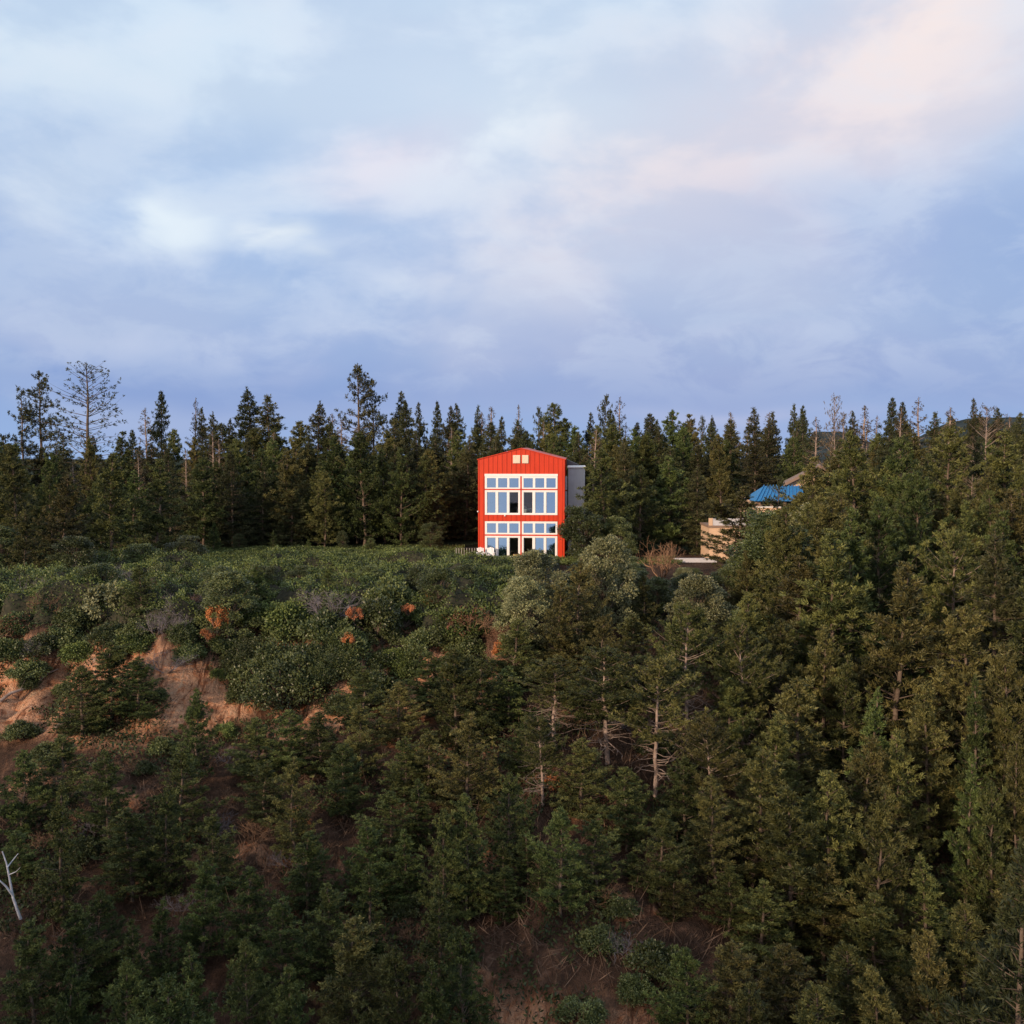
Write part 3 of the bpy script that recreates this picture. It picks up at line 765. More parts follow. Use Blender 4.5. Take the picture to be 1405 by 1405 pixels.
# ------------------------------------------------------------------ tan house with the blue roof
MAT['stucco'] = paint_mat('tan_stucco', (.62, .43, .29), .85, .07)
MAT['trim'] = paint_mat('brown_roof_trim', (.24, .16, .12), .7, .1)
MAT['bluemetal'] = paint_mat('blue_roof_metal', (.015, .17, .42), .4, .1)
MAT['parapet'] = paint_mat('grey_parapet', (.50, .50, .54), .7, .06)
MAT['darkglass'] = glass_mat('dark_window_glass', .12, (.8, .9, 1, 1))
TY = 90.0
def tx_(px, Y=TY): return (px - 702.5) / F * Y
def tz_(row, Y=TY): return at(702.5, row, Y)[2]
th_ = tag(empty('tan_house', (0, 0, 0)), 'tan stucco house with blue metal roof, half hidden by pines', 'house')
w = MB(); w.box(tx_(974), tx_(1090), TY, TY + 4, -.6, tz_(724)); w.build('lower_wall', MAT['stucco'], th_)
w = MB(); w.box(tx_(972.5), tx_(1091), TY - .08, TY + 4.05, tz_(724), tz_(721)); w.build('ledge', MAT['trim'], th_)
w = MB(); w.box(tx_(973.5), tx_(978.5), TY - .03, TY + .25, tz_(721), tz_(711)); pe = w.build('parapet_end', MAT['stucco'], th_)
w = MB(); w.box(tx_(978.5) + .003, tx_(1090), TY + .02, TY + .16, tz_(721), tz_(711.5)); w.build('parapet', MAT['parapet'], th_)
Y2 = TY + 4.0
w = MB(); w.box(tx_(1040, Y2), tx_(1150, Y2), Y2 + .01, Y2 + 9, -.5, tz_(686, Y2)); w.build('upper_wall', MAT['stucco'], th_)
# round-bay with window under the blue roof
w = MB(); w.box(tx_(1032, Y2), tx_(1086, Y2), Y2 - 1.6, Y2, tz_(722, Y2), tz_(695, Y2)); w.build('bay_wall', MAT['stucco'], th_)
w = MB(); w.box(tx_(1030.5, Y2), tx_(1088, Y2), Y2 - 1.7, Y2, tz_(695, Y2), tz_(693.6, Y2)); w.build('bay_sill', MAT['white'], th_)
for a_, b_ in ((1032, 1038), (1052, 1056), (1069, 1073), (1083, 1087)):
    w = MB(); w.box(tx_(a_, Y2), tx_(b_, Y2), Y2 - 1.6, Y2 - 1.45, tz_(693.6, Y2), tz_(686, Y2)); w.build('bay_post', MAT['trim'], th_)
w = MB(); w.box(tx_(1038, Y2), tx_(1083, Y2), Y2 - 1.40, Y2 - 1.36, tz_(693.6, Y2), tz_(686, Y2)); w.build('bay_window', MAT['darkglass'], th_)
w = MB(); za, zb_ = tz_(686, Y2), tz_(667, Y2); a_, b_ = tx_(1028.5, Y2), tx_(1096, Y2); c_, e_ = tx_(1049, Y2), tx_(1100, Y2)
w.hexa([[a_, Y2 - 2.1, za], [b_, Y2 - 2.1, za], [b_, Y2 + 2.4, za], [a_, Y2 + 2.4, za], [c_, Y2 + .1, zb_], [e_, Y2 + .1, zb_], [e_, Y2 + .3, zb_], [c_, Y2 + .3, zb_]])
for k in range(13):               # standing seams
    f = k / 12.; xa = a_ + .1 + (b_ - a_ - .2) * f; xb = c_ + (e_ - c_) * f
    w.hexa([[xa - .06, Y2 - 2.11, za + .01], [xa + .06, Y2 - 2.11, za + .01], [xb + .03, Y2 + .09, zb_ + .01], [xb - .03, Y2 + .09, zb_ + .01], [xa - .06, Y2 - 2.11, za + .12], [xa + .06, Y2 - 2.11, za + .12], [xb + .03, Y2 + .09, zb_ + .12], [xb - .03, Y2 + .09, zb_ + .12]])
w.build('blue_roof', MAT['bluemetal'], th_)
Y3 = Y2 + 1.2                      # gable block
g0, g1, gp = tx_(1083, Y3), tx_(1152, Y3), tx_(1122, Y3); ze, zp = tz_(662, Y3), tz_(642, Y3)
w = MB()
for a_, b_, za, zb_ in ((g0, gp, ze, zp), (gp, g1, zp, ze)):
    w.hexa([[a_, Y3, -.5], [b_, Y3, -.5], [b_ + 2.3, Y3 + 8, -.5], [a_ + 2.3, Y3 + 8, -.5], [a_, Y3, za], [b_, Y3, zb_], [b_ + 2.3, Y3 + 8, zb_], [a_ + 2.3, Y3 + 8, za]])
w.build('gable_wall', MAT['stucco'], th_)
w = MB(); q = (zp - ze) / (gp - g0)
for a_, b_ in ((g0 - .8, gp), (gp, g1 + .8)):
    za = zp - q * abs(a_ - gp); zb_ = zp - q * abs(b_ - gp)
    w.hexa([[a_, Y3 - .7, za + .01], [b_, Y3 - .7, zb_ + .01], [b_ + 2.5, Y3 + 8.5, zb_ + .01], [a_ + 2.5, Y3 + 8.5, za + .01], [a_, Y3 - .7, za + .28], [b_, Y3 - .7, zb_ + .28], [b_ + 2.5, Y3 + 8.5, zb_ + .28], [a_ + 2.5, Y3 + 8.5, za + .28]])
w.build('gable_roof', MAT['trim'], th_)
for a_, b_, r0, r1 in ((1098, 1110, 690, 672), (1120, 1134, 690, 672)):
    w = MB(); w.box(tx_(a_, Y3), tx_(b_, Y3), Y3 - .05, Y3 - .003, tz_(r0, Y3), tz_(r1, Y3)); f_ = w.build('window', MAT['white'], th_)
    w = MB(); w.box(tx_(a_ + 1, Y3), tx_(b_ - 1, Y3), Y3 - .06, Y3 - .052, tz_(r0 - 1, Y3), tz_(r1 + 1, Y3)); w.build('pane', MAT['mirror'], f_)
# low pale wall by the tan house
w = MB(); w.box(tx_(925, 88), tx_(985, 88), 88, 88.25, gz(15, 88) - .3, tz_(766, 88)); o = w.build('garden_wall', MAT['parapet'])
tag(o, 'low pale garden wall beside the tan house', 'wall')

# ------------------------------------------------------------------ planting
R_ = rnd.random
HOUSES = [(-4.5, 6.5, 88.5, 106), (15.5, 30, 87.5, 106)]
def blocked(x, y, r=0):
    return any(a - r < x < b_ + r and c - r < y < d_ + r for a, b_, c, d_ in HOUSES)

# skyline individuals (kind, px of tip, row of tip, distance, width in px)
SKY = [
 ('sparse', 56, 510, 122, 60), ('sparse', 32, 538, 120, 46), ('skeletal', 117, 499, 118, 96), ('spruce', 219, 537, 126, 34), ('thin', 203, 560, 120, 30), ('thin', 262, 545, 128, 22),
 ('spruce', 276, 560, 128, 28), ('spruce', 297, 565, 126, 30), ('spruce', 314, 575, 126, 26), ('spruce', 178, 590, 124, 26),
 ('spruce', 350, 531, 124, 52), ('spruce', 369, 543, 122, 56), ('spruce', 429, 550, 122, 40), ('thin', 455, 568, 122, 30), ('thin', 467, 575, 118, 30),
 ('sparse', 492, 500, 124, 62), ('sparse', 514, 521, 126, 44), ('spruce', 547, 537, 128, 38), ('spruce', 561, 550, 124, 34), ('spruce', 577, 552, 122, 26), ('spruce', 600, 551, 126, 26),
 ('spruce', 611, 557, 124, 30), ('spruce', 631, 555, 124, 34), ('spruce', 652, 557, 128, 24), ('thin', 671, 559, 124, 40), ('thin', 663, 566, 128, 28), ('spruce', 687, 572, 122, 26),
 ('thin', 710, 556, 132, 20), ('spruce', 709, 577, 120, 34), ('sparse', 735, 558, 130, 26), ('greenpine', 758, 555, 124, 52), ('greenpine', 778, 575, 124, 30), ('spruce', 808, 566, 128, 26),
 ('sparse', 826, 541, 130, 30), ('thin', 851, 545, 134, 28), ('spruce', 836, 563, 124, 36), ('thin', 861, 580, 134, 20), ('spruce', 873, 580, 128, 28), ('spruce', 888, 577, 128, 22),
 ('greenpine', 920, 563, 120, 46), ('thin', 950, 578, 140, 24), ('sparse', 962, 570, 140, 20), ('spruce', 983, 570, 138, 22), ('thin', 1007, 566, 132, 30), ('spruce', 1038, 560, 130, 36),
 ('thin', 1022, 574, 140, 26), ('spruce', 1063, 565, 136, 30), ('spruce', 1090, 555, 140, 22), ('spruce', 1101, 557, 138, 26), ('thin', 1122, 572, 130, 30), ('thin', 1183, 557, 124, 40),
 ('spruce', 1169, 565, 132, 26), ('spruce', 1220, 546, 124, 34), ('spruce', 1235, 552, 120, 30), ('thin', 1262, 546, 128, 34), ('thin', 1300, 559, 112, 46), ('spruce', 1340, 546, 112, 26),
 ('spruce', 1283, 566, 124, 34), ('spruce', 1372, 560, 120, 40), ('spruce', 1398, 566, 116, 40), ('spruce', 8, 598, 124, 40)]
for k, px, top, Y, w in SKY: tree_at(k, px, top, Y, w * (1.6 if k == 'spruce' else 1.7), zone='skyline')

# forest wall: rows one behind the other
def forest_row(Y, x0, x1, step, base, jit, kinds, zone, seed, wmul=1.0):
    r = random.Random(seed); px = x0
    while px < x1:
        yy = Y + r.uniform(-1.8, 1.8); x = (px - 702.5) / F * yy
        if not blocked(x, yy, 1.6):
            h = base(px) + r.gauss(0, jit)
            k = r.choices([a for a, _ in kinds], [b_ for _, b_ in kinds])[0]
            d = tree_at(k, px, h, yy, zone=zone)
            ww = wmul * r.uniform(.85, 1.25); s = d['root'].scale; s[0] *= ww; s[1] *= ww
        px += step * F / Y * r.uniform(.75, 1.25)
K1 = [('pine', 3), ('greenpine', 5), ('spruce', 4), ('leaftree', 1)]
K2 = [('pine', 4), ('greenpine', 4), ('spruce', 5), ('thin', 1)]
forest_row(101.5, -170, 660, 3.0, lambda p: np.interp(p, [0, 200, 420, 560, 650], [640, 655, 650, 625, 650]), 22, K1, 'front', 1, 1.15)
forest_row(97.6, 120, 640, 2.8, lambda p: 722, 12, [('leaftree', 3), ('greenpine', 2)], 'hedge', 31, 1.3)
forest_row(107, -170, 700, 3.2, lambda p: np.interp(p, [0, 250, 450, 650], [615, 625, 605, 605]), 14, K2, 'middle', 2, 1.1)
forest_row(113, -170, 1000, 3.4, lambda p: np.interp(p, [0, 200, 450, 650, 720, 1000], [604, 604, 592, 588, 592, 600]), 9, K2, 'middle', 3, 1.1)
forest_row(119.5, -60, 1520, 3.2, lambda p: np.interp(p, [0, 150, 300, 500, 1000, 1400], [612, 606, 592, 580, 588, 590]), 8, K2, 'back', 4, 1.1)
forest_row(104, 300, 1000, 3.4, lambda p: np.interp(p, [300, 560, 650, 800, 1000], [640, 615, 600, 600, 625]), 14, K2, 'middle', 21, 1.2)
forest_row(110.5, 300, 1000, 3.2, lambda p: 600, 12, K2, 'middle', 22, 1.2)
forest_row(134, 840, 1420, 4.4, lambda p: 580, 7, [('pine', 3), ('spruce', 4), ('thin', 3)], 'back', 5, 1.2)
forest_row(150, 900, 1440, 5.0, lambda p: 574, 5, [('spruce', 3), ('thin', 3), ('pine', 2)], 'back', 6, 1.3)
forest_row(99.5, 800, 975, 2.8, lambda p: 640, 18, K1, 'east', 7, 1.15)
forest_row(107, 790, 985, 3.6, lambda p: 612, 12, K2, 'east', 8, 1.15)
forest_row(108, 1150, 1570, 3.8, lambda p: 606, 12, [('pine', 6), ('greenpine', 3), ('thin', 1)], 'east', 9, 1.15)
forest_row(98, 1165, 1590, 3.8, lambda p: 640, 16, [('pine', 6), ('greenpine', 3), ('leaftree', 1)], 'east', 10, 1.15)
forest_row(88, 1190, 1600, 3.6, lambda p: 690, 18, [('pine', 6), ('greenpine', 3), ('leaftree', 1)], 'east', 11, 1.1)
forest_row(109, 990, 1160, 3.8, lambda p: 604, 9, K2, 'east', 12, 1.15)

# trees around the houses and at the plateau's left end
NEAR = [
 ('pine', 1122, 628, 78, 96, 'tall pine standing right before the tan house gable'), ('pine', 1186, 592, 72, 110, 'tall olive pine just past the gable, reaching the skyline'),
 ('greenpine', 1252, 600, 70, 100, 'tall dark pine midway between the gable and the skeletal spruce'), ('pine', 1305, 585, 74, 110, 'tall pine beside the skeletal spruce, tip at the skyline'),
 ('pine', 1385, 590, 68, 120, 'large pine near the far photo edge reaching the skyline'), ('spruce', 1215, 575, 80, 70, 'pointed spruce rising between two tall olive pines'),
 ('spruce', 1350, 600, 76, 70, 'pointed spruce close beside the bleached bare tree'), ('pine', 1065, 712, 72, 90, 'pine below the blue roof, hiding the wall beneath it'),
 ('greenpine', 832, 615, 90, 92, 'bushy pine hugging the pale side wing of the red house'), ('leaftree', 800, 693, 86.5, 78, 'round dark green tree overlapping the lower corner of the red house'),
 ('leaftree', 850, 708, 87.5, 60, 'second rounded tree, between the red house corner and the brown twiggy bush'), ('greenpine', 880, 640, 94, 70, 'dark pine in the gap between the red and the tan house'),
 ('greenpine', 925, 625, 97, 80, 'broad dark pine midway between the red and the tan house'), ('spruce', 958, 640, 96, 56, 'dark conifer closest to the tan house on its red house side'),
 ('pine', 1022, 668, 78, 118, 'sparse-topped pine in front of the tan house parapet'), ('sparse', 1062, 652, 83, 60, 'slim conifer crossing the blue roof'),
 ('pine', 1128, 645, 85, 80, 'pine hiding the middle of the tan house gable'), ('pine', 1150, 618, 82, 130, 'large spreading pine covering the gable of the tan house'), ('paleskel', 1150, 546, 86, 66, 'tall pale dying tree rising over the tan house gable'),
 ('pine', 1092, 676, 79, 84, 'pine whose crown cuts off the end of the blue roof'), ('greenpine', 1050, 700, 80, 70, 'dark pine under the bay window of the tan house'), ('paletree', 1078, 700, 76, 90, 'leafy tree in front of the tan house below the blue roof'), ('pine', 1120, 705, 76, 86, 'bushy pine in front of the tan house below its gable'),
 ('pine', 1190, 650, 84, 80, 'brownish pine just past the tan house gable'), ('thin', 1234, 560, 90, 50, 'thin pale-trunked conifer past the tan house'),
 ('paleskel', 1355, 560, 84, 100, 'tall bleached bare tree above the forest at the far end'), ('paleskel', 1330, 652, 72, 84, 'pale skeletal spruce standing before dark pines'),
 ('pine', 1270, 640, 82, 90, 'olive pine between the tan house and the skeletal spruce'), ('pine', 1398, 655, 66, 100, 'green pine cut by the photo edge beside the skeletal spruce'),
 ('greenpine', 1235, 700, 78, 90, 'dark pine behind the pale leafy tree'), ('pine', 1290, 700, 72, 90, 'olive pine behind the tall pine column'),
 ('pine', 18, 610, 82, 90, 'big pine at the near end of the forest wall, cut by the photo edge'), ('pine', 80, 652, 74, 84, 'tall olive pine in front of the forest wall'),
 ('pine', 150, 622, 86, 90, 'broad pine behind the first bushes'), ('greenpine', 215, 630, 92, 80, 'dark green pine at the start of the shrub cover'),
 ('leaftree', 100, 735, 70, 76, 'rounded leafy tree at the foot of the tall olive pine'), ('pine', 35, 700, 71, 60, 'lower pine over the dark trunk gap'),
 ('leaftree', 190, 745, 74, 66, 'low leafy tree with a reddish side'), ('leaftree', 255, 735, 80, 70, 'leafy tree beside the smooth shrub cover'),
]
for k, px, top, Y, w, lab in NEAR: tree_at(k, px, top, Y, w, label=lab)

# leafy sunlit trees in front of the red house corner
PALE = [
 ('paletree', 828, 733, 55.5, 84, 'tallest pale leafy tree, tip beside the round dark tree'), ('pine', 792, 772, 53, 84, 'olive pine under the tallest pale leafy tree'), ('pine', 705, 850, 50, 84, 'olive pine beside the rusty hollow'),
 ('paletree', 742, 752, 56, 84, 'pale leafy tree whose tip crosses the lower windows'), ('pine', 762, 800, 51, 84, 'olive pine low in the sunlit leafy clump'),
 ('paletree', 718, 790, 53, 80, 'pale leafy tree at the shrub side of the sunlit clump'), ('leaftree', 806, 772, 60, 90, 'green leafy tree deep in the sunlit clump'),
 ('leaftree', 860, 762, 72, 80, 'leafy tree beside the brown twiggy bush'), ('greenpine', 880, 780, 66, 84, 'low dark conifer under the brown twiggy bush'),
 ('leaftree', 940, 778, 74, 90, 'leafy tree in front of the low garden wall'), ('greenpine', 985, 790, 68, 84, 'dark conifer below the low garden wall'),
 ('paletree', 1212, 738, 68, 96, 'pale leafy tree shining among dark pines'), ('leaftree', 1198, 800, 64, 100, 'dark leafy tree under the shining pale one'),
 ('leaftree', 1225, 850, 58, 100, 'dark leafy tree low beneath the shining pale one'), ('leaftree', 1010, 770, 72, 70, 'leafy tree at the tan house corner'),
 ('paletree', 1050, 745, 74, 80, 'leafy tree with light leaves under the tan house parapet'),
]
for k, px, top, Y, w, lab in PALE: tree_at(k, px, top, Y, w, label=lab)

def fill_terrace():
    # mixed bushes and young trees growing out of the front of the shrub cover
    r = random.Random(15); pts = []
    for _ in range(3000):
        Y = r.uniform(55, 76); px = r.uniform(-150, 700); x = (px - 702.5) / F * Y
        if x > 1.5 or Y > np.interp(px, [0, 130, 200, 450, 700], [80, 78, 72, 66, 62]): continue
        if Y < float(edge_y(np.array([x]))[0]) - 1.2: continue
        if any((x - a) ** 2 + (Y - b_) ** 2 < 2.3 ** 2 for a, b_ in pts): continue
        k = r.choices(['bush', 'bigbush', 'coverbush', 'leaftree', 'greenpine', 'greybare', 'rustbush', 'palebush', 'bare'], [5, 4, 3, 3, 1.6, 1.0, .7, 1.4, .8])[0]
        if CAT(NAMES[k]) == 'bush':
            q = r.uniform(1.1, 2.0); d = plant(k, x, Y, q, zone='terrace'); d['root'].scale = (q, q, q * r.uniform(.8, 1.15)); d['root'].location.z += .25
        else:
            h = min(r.uniform(2.6, 4.2), at(px, 775 if px > 150 else 700, Y)[2] - gz(x, Y))
            if h > 1.5: plant(k, x, Y, h, 1.5, zone='terrace')
        pts.append((x, Y))
def fill_plateau():
    r = random.Random(5); pts = [(d['x'], d['y']) for d in PLANTS]
    for _ in range(5000):
        Y = r.uniform(56, 88); px = r.uniform(690, 1590); x = (px - 702.5) / F * Y
        if x < 2.5 + (Y - 60) * .07 or blocked(x, Y, 1.0): continue
        lim = np.interp(px, [700, 760, 775, 870, 900, 1003, 1035, 1180, 1230, 1405], [785, 785, 770, 770, 778, 774, 705, 650, 620, 600])
        sp = 2.2
        if any((x - a) ** 2 + (Y - b_) ** 2 < sp * sp for a, b_ in pts): continue
        g = gz(x, Y); h = min(r.uniform(3.2, 6.5) if px < 1040 else r.uniform(7, 13), at(px, lim + r.uniform(0, 80 if px > 1110 else 18), Y)[2] - g)
        if h < 1.4: continue
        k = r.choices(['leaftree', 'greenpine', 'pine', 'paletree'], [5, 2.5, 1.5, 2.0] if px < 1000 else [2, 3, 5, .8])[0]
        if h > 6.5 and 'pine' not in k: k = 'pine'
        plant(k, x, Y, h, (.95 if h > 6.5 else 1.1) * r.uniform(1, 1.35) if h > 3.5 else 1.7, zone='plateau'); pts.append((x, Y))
def fill_slope():
    r = random.Random(77); tries = 0; n = 0
    pts = [(d['x'], d['y']) for d in PLANTS]
    tall = [(d['px'], d['y']) for d in PLANTS if d['kind'] == 'tallpine' and d['px'] < 1100]
    while tries < 8000:
        tries += 1
        Y = r.uniform(28.5, 66); px = r.uniform(-150, 1590); x = (px - 702.5) / F * Y
        if (1.2 < x < 5.2 and Y < 37.5) or (-1.5 < x < 5.2 and Y < 33): continue
        if px < 70 and Y < 40: continue
        if any(abs(px - a) < 34 and b_ - 7.5 < Y < b_ + .5 for a, b_ in tall): continue
        if px < 500 and 43.5 < Y: continue
        if px < 690 and Y > 52: continue
        if (px > 720 and px < 1000 and Y > 60): continue
        sp = 2.85 if px > 500 else 2.6
        if any((x - a) ** 2 + (Y - b_) ** 2 < sp * sp for a, b_ in pts): continue
        g = gz(x, Y); h = (r.uniform(8.5, 14.0) if px > 1040 else r.uniform(6.0, 10.0)) if px > 620 else r.uniform(4.5, 7.5)
        lim = np.interp(px, [0, 485, 520, 700, 760, 940, 1015, 1030, 1085, 1110, 1200, 1300, 1405], [1030, 1020, 930, 890, 860, 815, 780, 712, 705, 690, 660, 630, 610])
        zmax = at(px, lim + (r.uniform(0, 110) if px > 1110 else r.uniform(0, 25)), Y)[2]; h = min(h, zmax - g)
        if h < 2.5 or (265 < px < 345 and 37.5 < Y < 47): continue
        k = r.choices(['pine', 'greenpine', 'slim', 'spruce', 'leaftree'], [5, 3, 2.0, 1.6, .5] if px > 700 else [1, 6, 2.5, .8, .4])[0]
        if k == 'leaftree': h = min(h, 4.5)
        d = plant(k, x, Y, h, r.uniform(.95, 1.45) * (.5 if k == 'paleskel' else 1), zone='slope'); pts.append((x, Y)); n += 1
    print('filled', n)
# slope trees (kind, px, row of tip, distance, width)
SLOPE = [
 ('greenpine', 150, 880, 51, 110), ('greenpine', 110, 915, 49, 80), ('greenpine', 190, 900, 50, 70), ('greenpine', 270, 945, 46.5, 56), ('greenpine', 85, 1010, 43, 118), ('greenpine', 30, 1030, 42, 70), ('greenpine', 355, 985, 46, 90),
 ('greenpine', 395, 975, 46, 80), ('greenpine', 366, 1045, 43, 76), ('greenpine', 440, 978, 46, 74), ('pine', 493, 965, 46, 66), ('greenpine', 500, 915, 49, 80), ('pine', 545, 935, 48, 74), ('greenpine', 470, 1020, 43.5, 70),
 ('greenpine', 585, 895, 50.5, 84), ('pine', 622, 890, 50.5, 84), ('greenpine', 660, 905, 50, 80), ('pine', 645, 980, 45.5, 92), ('greenpine', 700, 915, 51, 90), ('greenpine', 720, 985, 47, 80), ('pine', 590, 1005, 44, 80), ('greenpine', 555, 1010, 44, 70),
 ('slim', 575, 1068, 41.5, 56), ('greenpine', 535, 1085, 41, 80), ('greenpine', 250, 1020, 43, 84), ('greenpine', 178, 1110, 39.5, 104), ('greenpine', 272, 1180, 36, 78), ('slim', 215, 1235, 34.5, 50), ('greenpine', 225, 1085, 40, 70),
 ('greenpine', 130, 1225, 35, 80), ('slim', 180, 1262, 33.5, 50), ('greenpine', 100, 1240, 34, 90), ('greenpine', 40, 1262, 33, 100), ('greenpine', 335, 1190, 35.5, 80), ('greenpine', 385, 1235, 34, 90), ('greenpine', 445, 1215, 35, 90),
 ('pine', 480, 1255, 32.5, 130), ('slim', 602, 1208, 33.5, 62), ('greenpine', 640, 1275, 31, 100), ('greenpine', 500, 1130, 38.5, 84), ('slim', 508, 1180, 36, 50), ('greenpine', 640, 1090, 40, 80), ('slim', 690, 1150, 37.5, 60),
 ('slim', 725, 1135, 37.5, 66), ('greenpine', 770, 1110, 38.5, 84), ('greenpine', 690, 1190, 36.5, 120), ('greenpine', 740, 1205, 36.5, 120), ('greenpine', 780, 1190, 37, 84), ('pine', 640, 1160, 37.5, 70), ('slim', 555, 1140, 38.5, 60),
 ('greenpine', 20, 1140, 39.5, 70), ('greenpine', 300, 1110, 39, 70), ('greenpine', 420, 1140, 38, 80), ('greenpine', 340, 1290, 31.5, 90), ('slim', 265, 1290, 31.5, 60), ('greenpine', 400, 1320, 30, 100), ('greenpine', 545, 1300, 31, 90), ('greenpine', 170, 1320, 30.5, 100), ('greenpine', 90, 1330, 30, 100), ('slim', 600, 1320, 30, 70),
 # middle and right
 ('pine', 770, 862, 54, 92), ('pine', 815, 850, 56, 80), ('tallpine', 760, 905, 49, 100), ('pine', 870, 843, 54, 104), ('tallpine', 835, 895, 47.5, 120), ('tallpine', 900, 905, 46.5, 110), ('tallpine', 945, 833, 50.5, 100),
 ('pine', 1025, 814, 55, 84), ('tallpine', 1020, 860, 50, 90), ('pine', 1098, 762, 58, 130), ('pine', 1075, 850, 52, 110), ('pine', 1130, 860, 51, 110), ('pine', 1100, 930, 47, 140), ('slim', 1195, 942, 45.5, 64), ('pine', 1165, 900, 49, 80),
 ('tallpine', 1310, 733, 57, 110), ('pine', 1300, 800, 60, 90), ('pine', 1280, 938, 46, 104), ('slim', 1345, 928, 45, 56), ('slim', 1330, 1035, 41, 60), ('pine', 1395, 885, 46, 120), ('pine', 1400, 780, 56, 100), ('greenpine', 1255, 870, 53, 90),
 ('pine', 1035, 1028, 42.5, 120), ('pine', 985, 1065, 41, 90), ('greenpine', 940, 1040, 43.5, 90), ('pine', 1085, 1080, 40, 130), ('pine', 1180, 1010, 43, 120), ('pine', 1140, 1060, 41, 110), ('pine', 1215, 1080, 39.5, 110), ('slim', 1280, 1172, 36, 76),
 ('pine', 1350, 1150, 37.5, 100), ('pine', 1400, 1010, 41, 90), ('greenpine', 860, 1055, 42.5, 84), ('greenpine', 905, 1110, 40, 90), ('greenpine', 865, 1180, 37.5, 100), ('pine', 925, 1195, 36.5, 120), ('pine', 1000, 1190, 36.5, 120), ('pine', 1060, 1210, 35.5, 120),
 ('pine', 1130, 1180, 36.5, 120), ('pine', 1200, 1220, 35, 120), ('pine', 1330, 1240, 34, 110), ('pine', 1395, 1200, 35, 110), ('pine', 1270, 1280, 32.5, 110), ('pine', 1160, 1290, 32, 130), ('pine', 1080, 1300, 31.5, 130), ('pine', 1000, 1290, 32, 120),
 ('greenpine', 945, 1300, 31.5, 90), ('pine', 1370, 1310, 31.5, 120), ('pine', 1220, 1330, 30.5, 120), ('pine', 1120, 1350, 29.5, 130), ('pine', 1030, 1350, 29.5, 120), ('tallpine', 975, 985, 44, 90), ('pine', 1240, 1000, 43.5, 90), ('greenpine', 1370, 1080, 40, 90),
 ('greenpine', 700, 1060, 42, 70), ('tallpine', 745, 985, 44.5, 80), ('pine', 800, 1010, 44, 90), ('greenpine', 820, 1120, 39.5, 80), ('greenpine', 610, 1110, 39.5, 70), ('pine', 1380, 960, 46, 80), ('greenpine', 1000, 930, 49, 90), ('pine', 1060, 980, 45, 100),
]
for k, px, top, Y, w in SLOPE: tree_at(k, px, top, Y - (3.0 if px > 600 and top < 1130 else 0), w * 1.12, zone='slope')
fill_terrace()
fill_plateau()
fill_slope()

# bushes: foot pixel, radius
rb = random.Random(3)
BUSH = [('bigbush', 345, 925, 1.9, 1.2, 'green bush tucked against the flank of the largest rounded bush'), ('bigbush', 446, 928, 1.9, 1.1, 'dark green bush where the second cliff patch begins'), ('bigbush', 390, 962, 3.1, 1.15, 'largest rounded green bush, standing above the orange cliff'), ('bush', 330, 905, 1.5, 1., 'green bush beside the orange-leaved bush'), ('bigbush', 440, 930, 1.8, 1.1, 'green bush at the far side of the largest rounded bush'),
 ('drybush', 302, 885, .55, 1.7, 'orange dry-leaved bush above the bare cliff'), ('drybush', 290, 897, .4, 1.2, 'small orange sprig at the foot of the orange dry-leaved bush'), ('drybush', 488, 868, .5, 1.1, 'bright orange bush at the front of the shrub cover'),
 ('drybush', 480, 900, .4, 1.1, 'orange sprig below the bright orange bush'), ('drybush', 562, 862, .4, 1.0, 'reddish orange tuft between green bushes'), ('drybush', 592, 852, .45, 1.3, 'orange-topped bush next to the rusty hollow'), ('drybush', 688, 918, .5, 1.3, 'orange dry bush under the rusty hollow'),
 ('rustbush', 655, 880, 1.7, .8, 'wide rusty dead bush forming a hollow in the shrubs'), ('rustbush', 690, 893, .9, 1.1, 'dead reddish bush at the foot of the rusty hollow'), ('rustbush', 285, 850, 1.4, .8, 'rusty dead bush in a dip of the shrub cover'), ('rustbush', 75, 815, 1.5, .6, 'low rusty dead bush under the leafy trees'),
 ('rustbush', 340, 815, .8, .8, 'rusty patch bush at the shrub cover front'),
 ('coverbush', 640, 846, 1.9, .9, 'smooth clipped dome bush over the rusty hollow'), ('greybare', 228, 922, 1.7, .55, 'grey dead brush heap lying on the orange cliff'), ('greybare', 215, 872, 1.1, 1.2, 'grey leafless bush above the dead brush heap'), ('greybare', 245, 872, 1.0, 1.2, 'grey leafless bush with upright limbs'),
 ('greybare', 45, 905, .9, 1.3, 'grey leafless bush by the photo edge above the cliff'), ('greybare', 560, 905, 1.2, .7, 'grey brush between orange tufts and pines'), ('greybare', 700, 905, .8, .8, 'grey brush in the rusty hollow'),
 ('bare', 908, 792, 2.6, 1.15, 'tall brown twiggy bush near the low garden wall'), ('drybush', 762, 1085, .55, .8, 'bright orange dry spray between dark pines'), ('drybush', 778, 1122, .3, .8, 'small orange spray just below the bright one'),
 ('rustbush', 835, 1110, .9, .8, 'pinkish dead bush under the bare-trunked pines'), ('rustbush', 870, 1140, .7, .8, 'dead bush with pale twigs on the slope'), ('drybush', 410, 1150, .45, 2.0, 'ochre dry sapling on the brown slope'), ('drybush', 1205, 690, .6, .8, 'orange sprig high in the forest beside the tan house'),
]
for k, px, row, r, fl, lab in BUSH:
    d = bush_at(k, px, row, r * (1.35 if k == 'drybush' else 1), fl, label=lab)
    if k in ('drybush', 'rustbush') and row < 930: d['root'].location.z += .7; d['root'].location.y -= .6
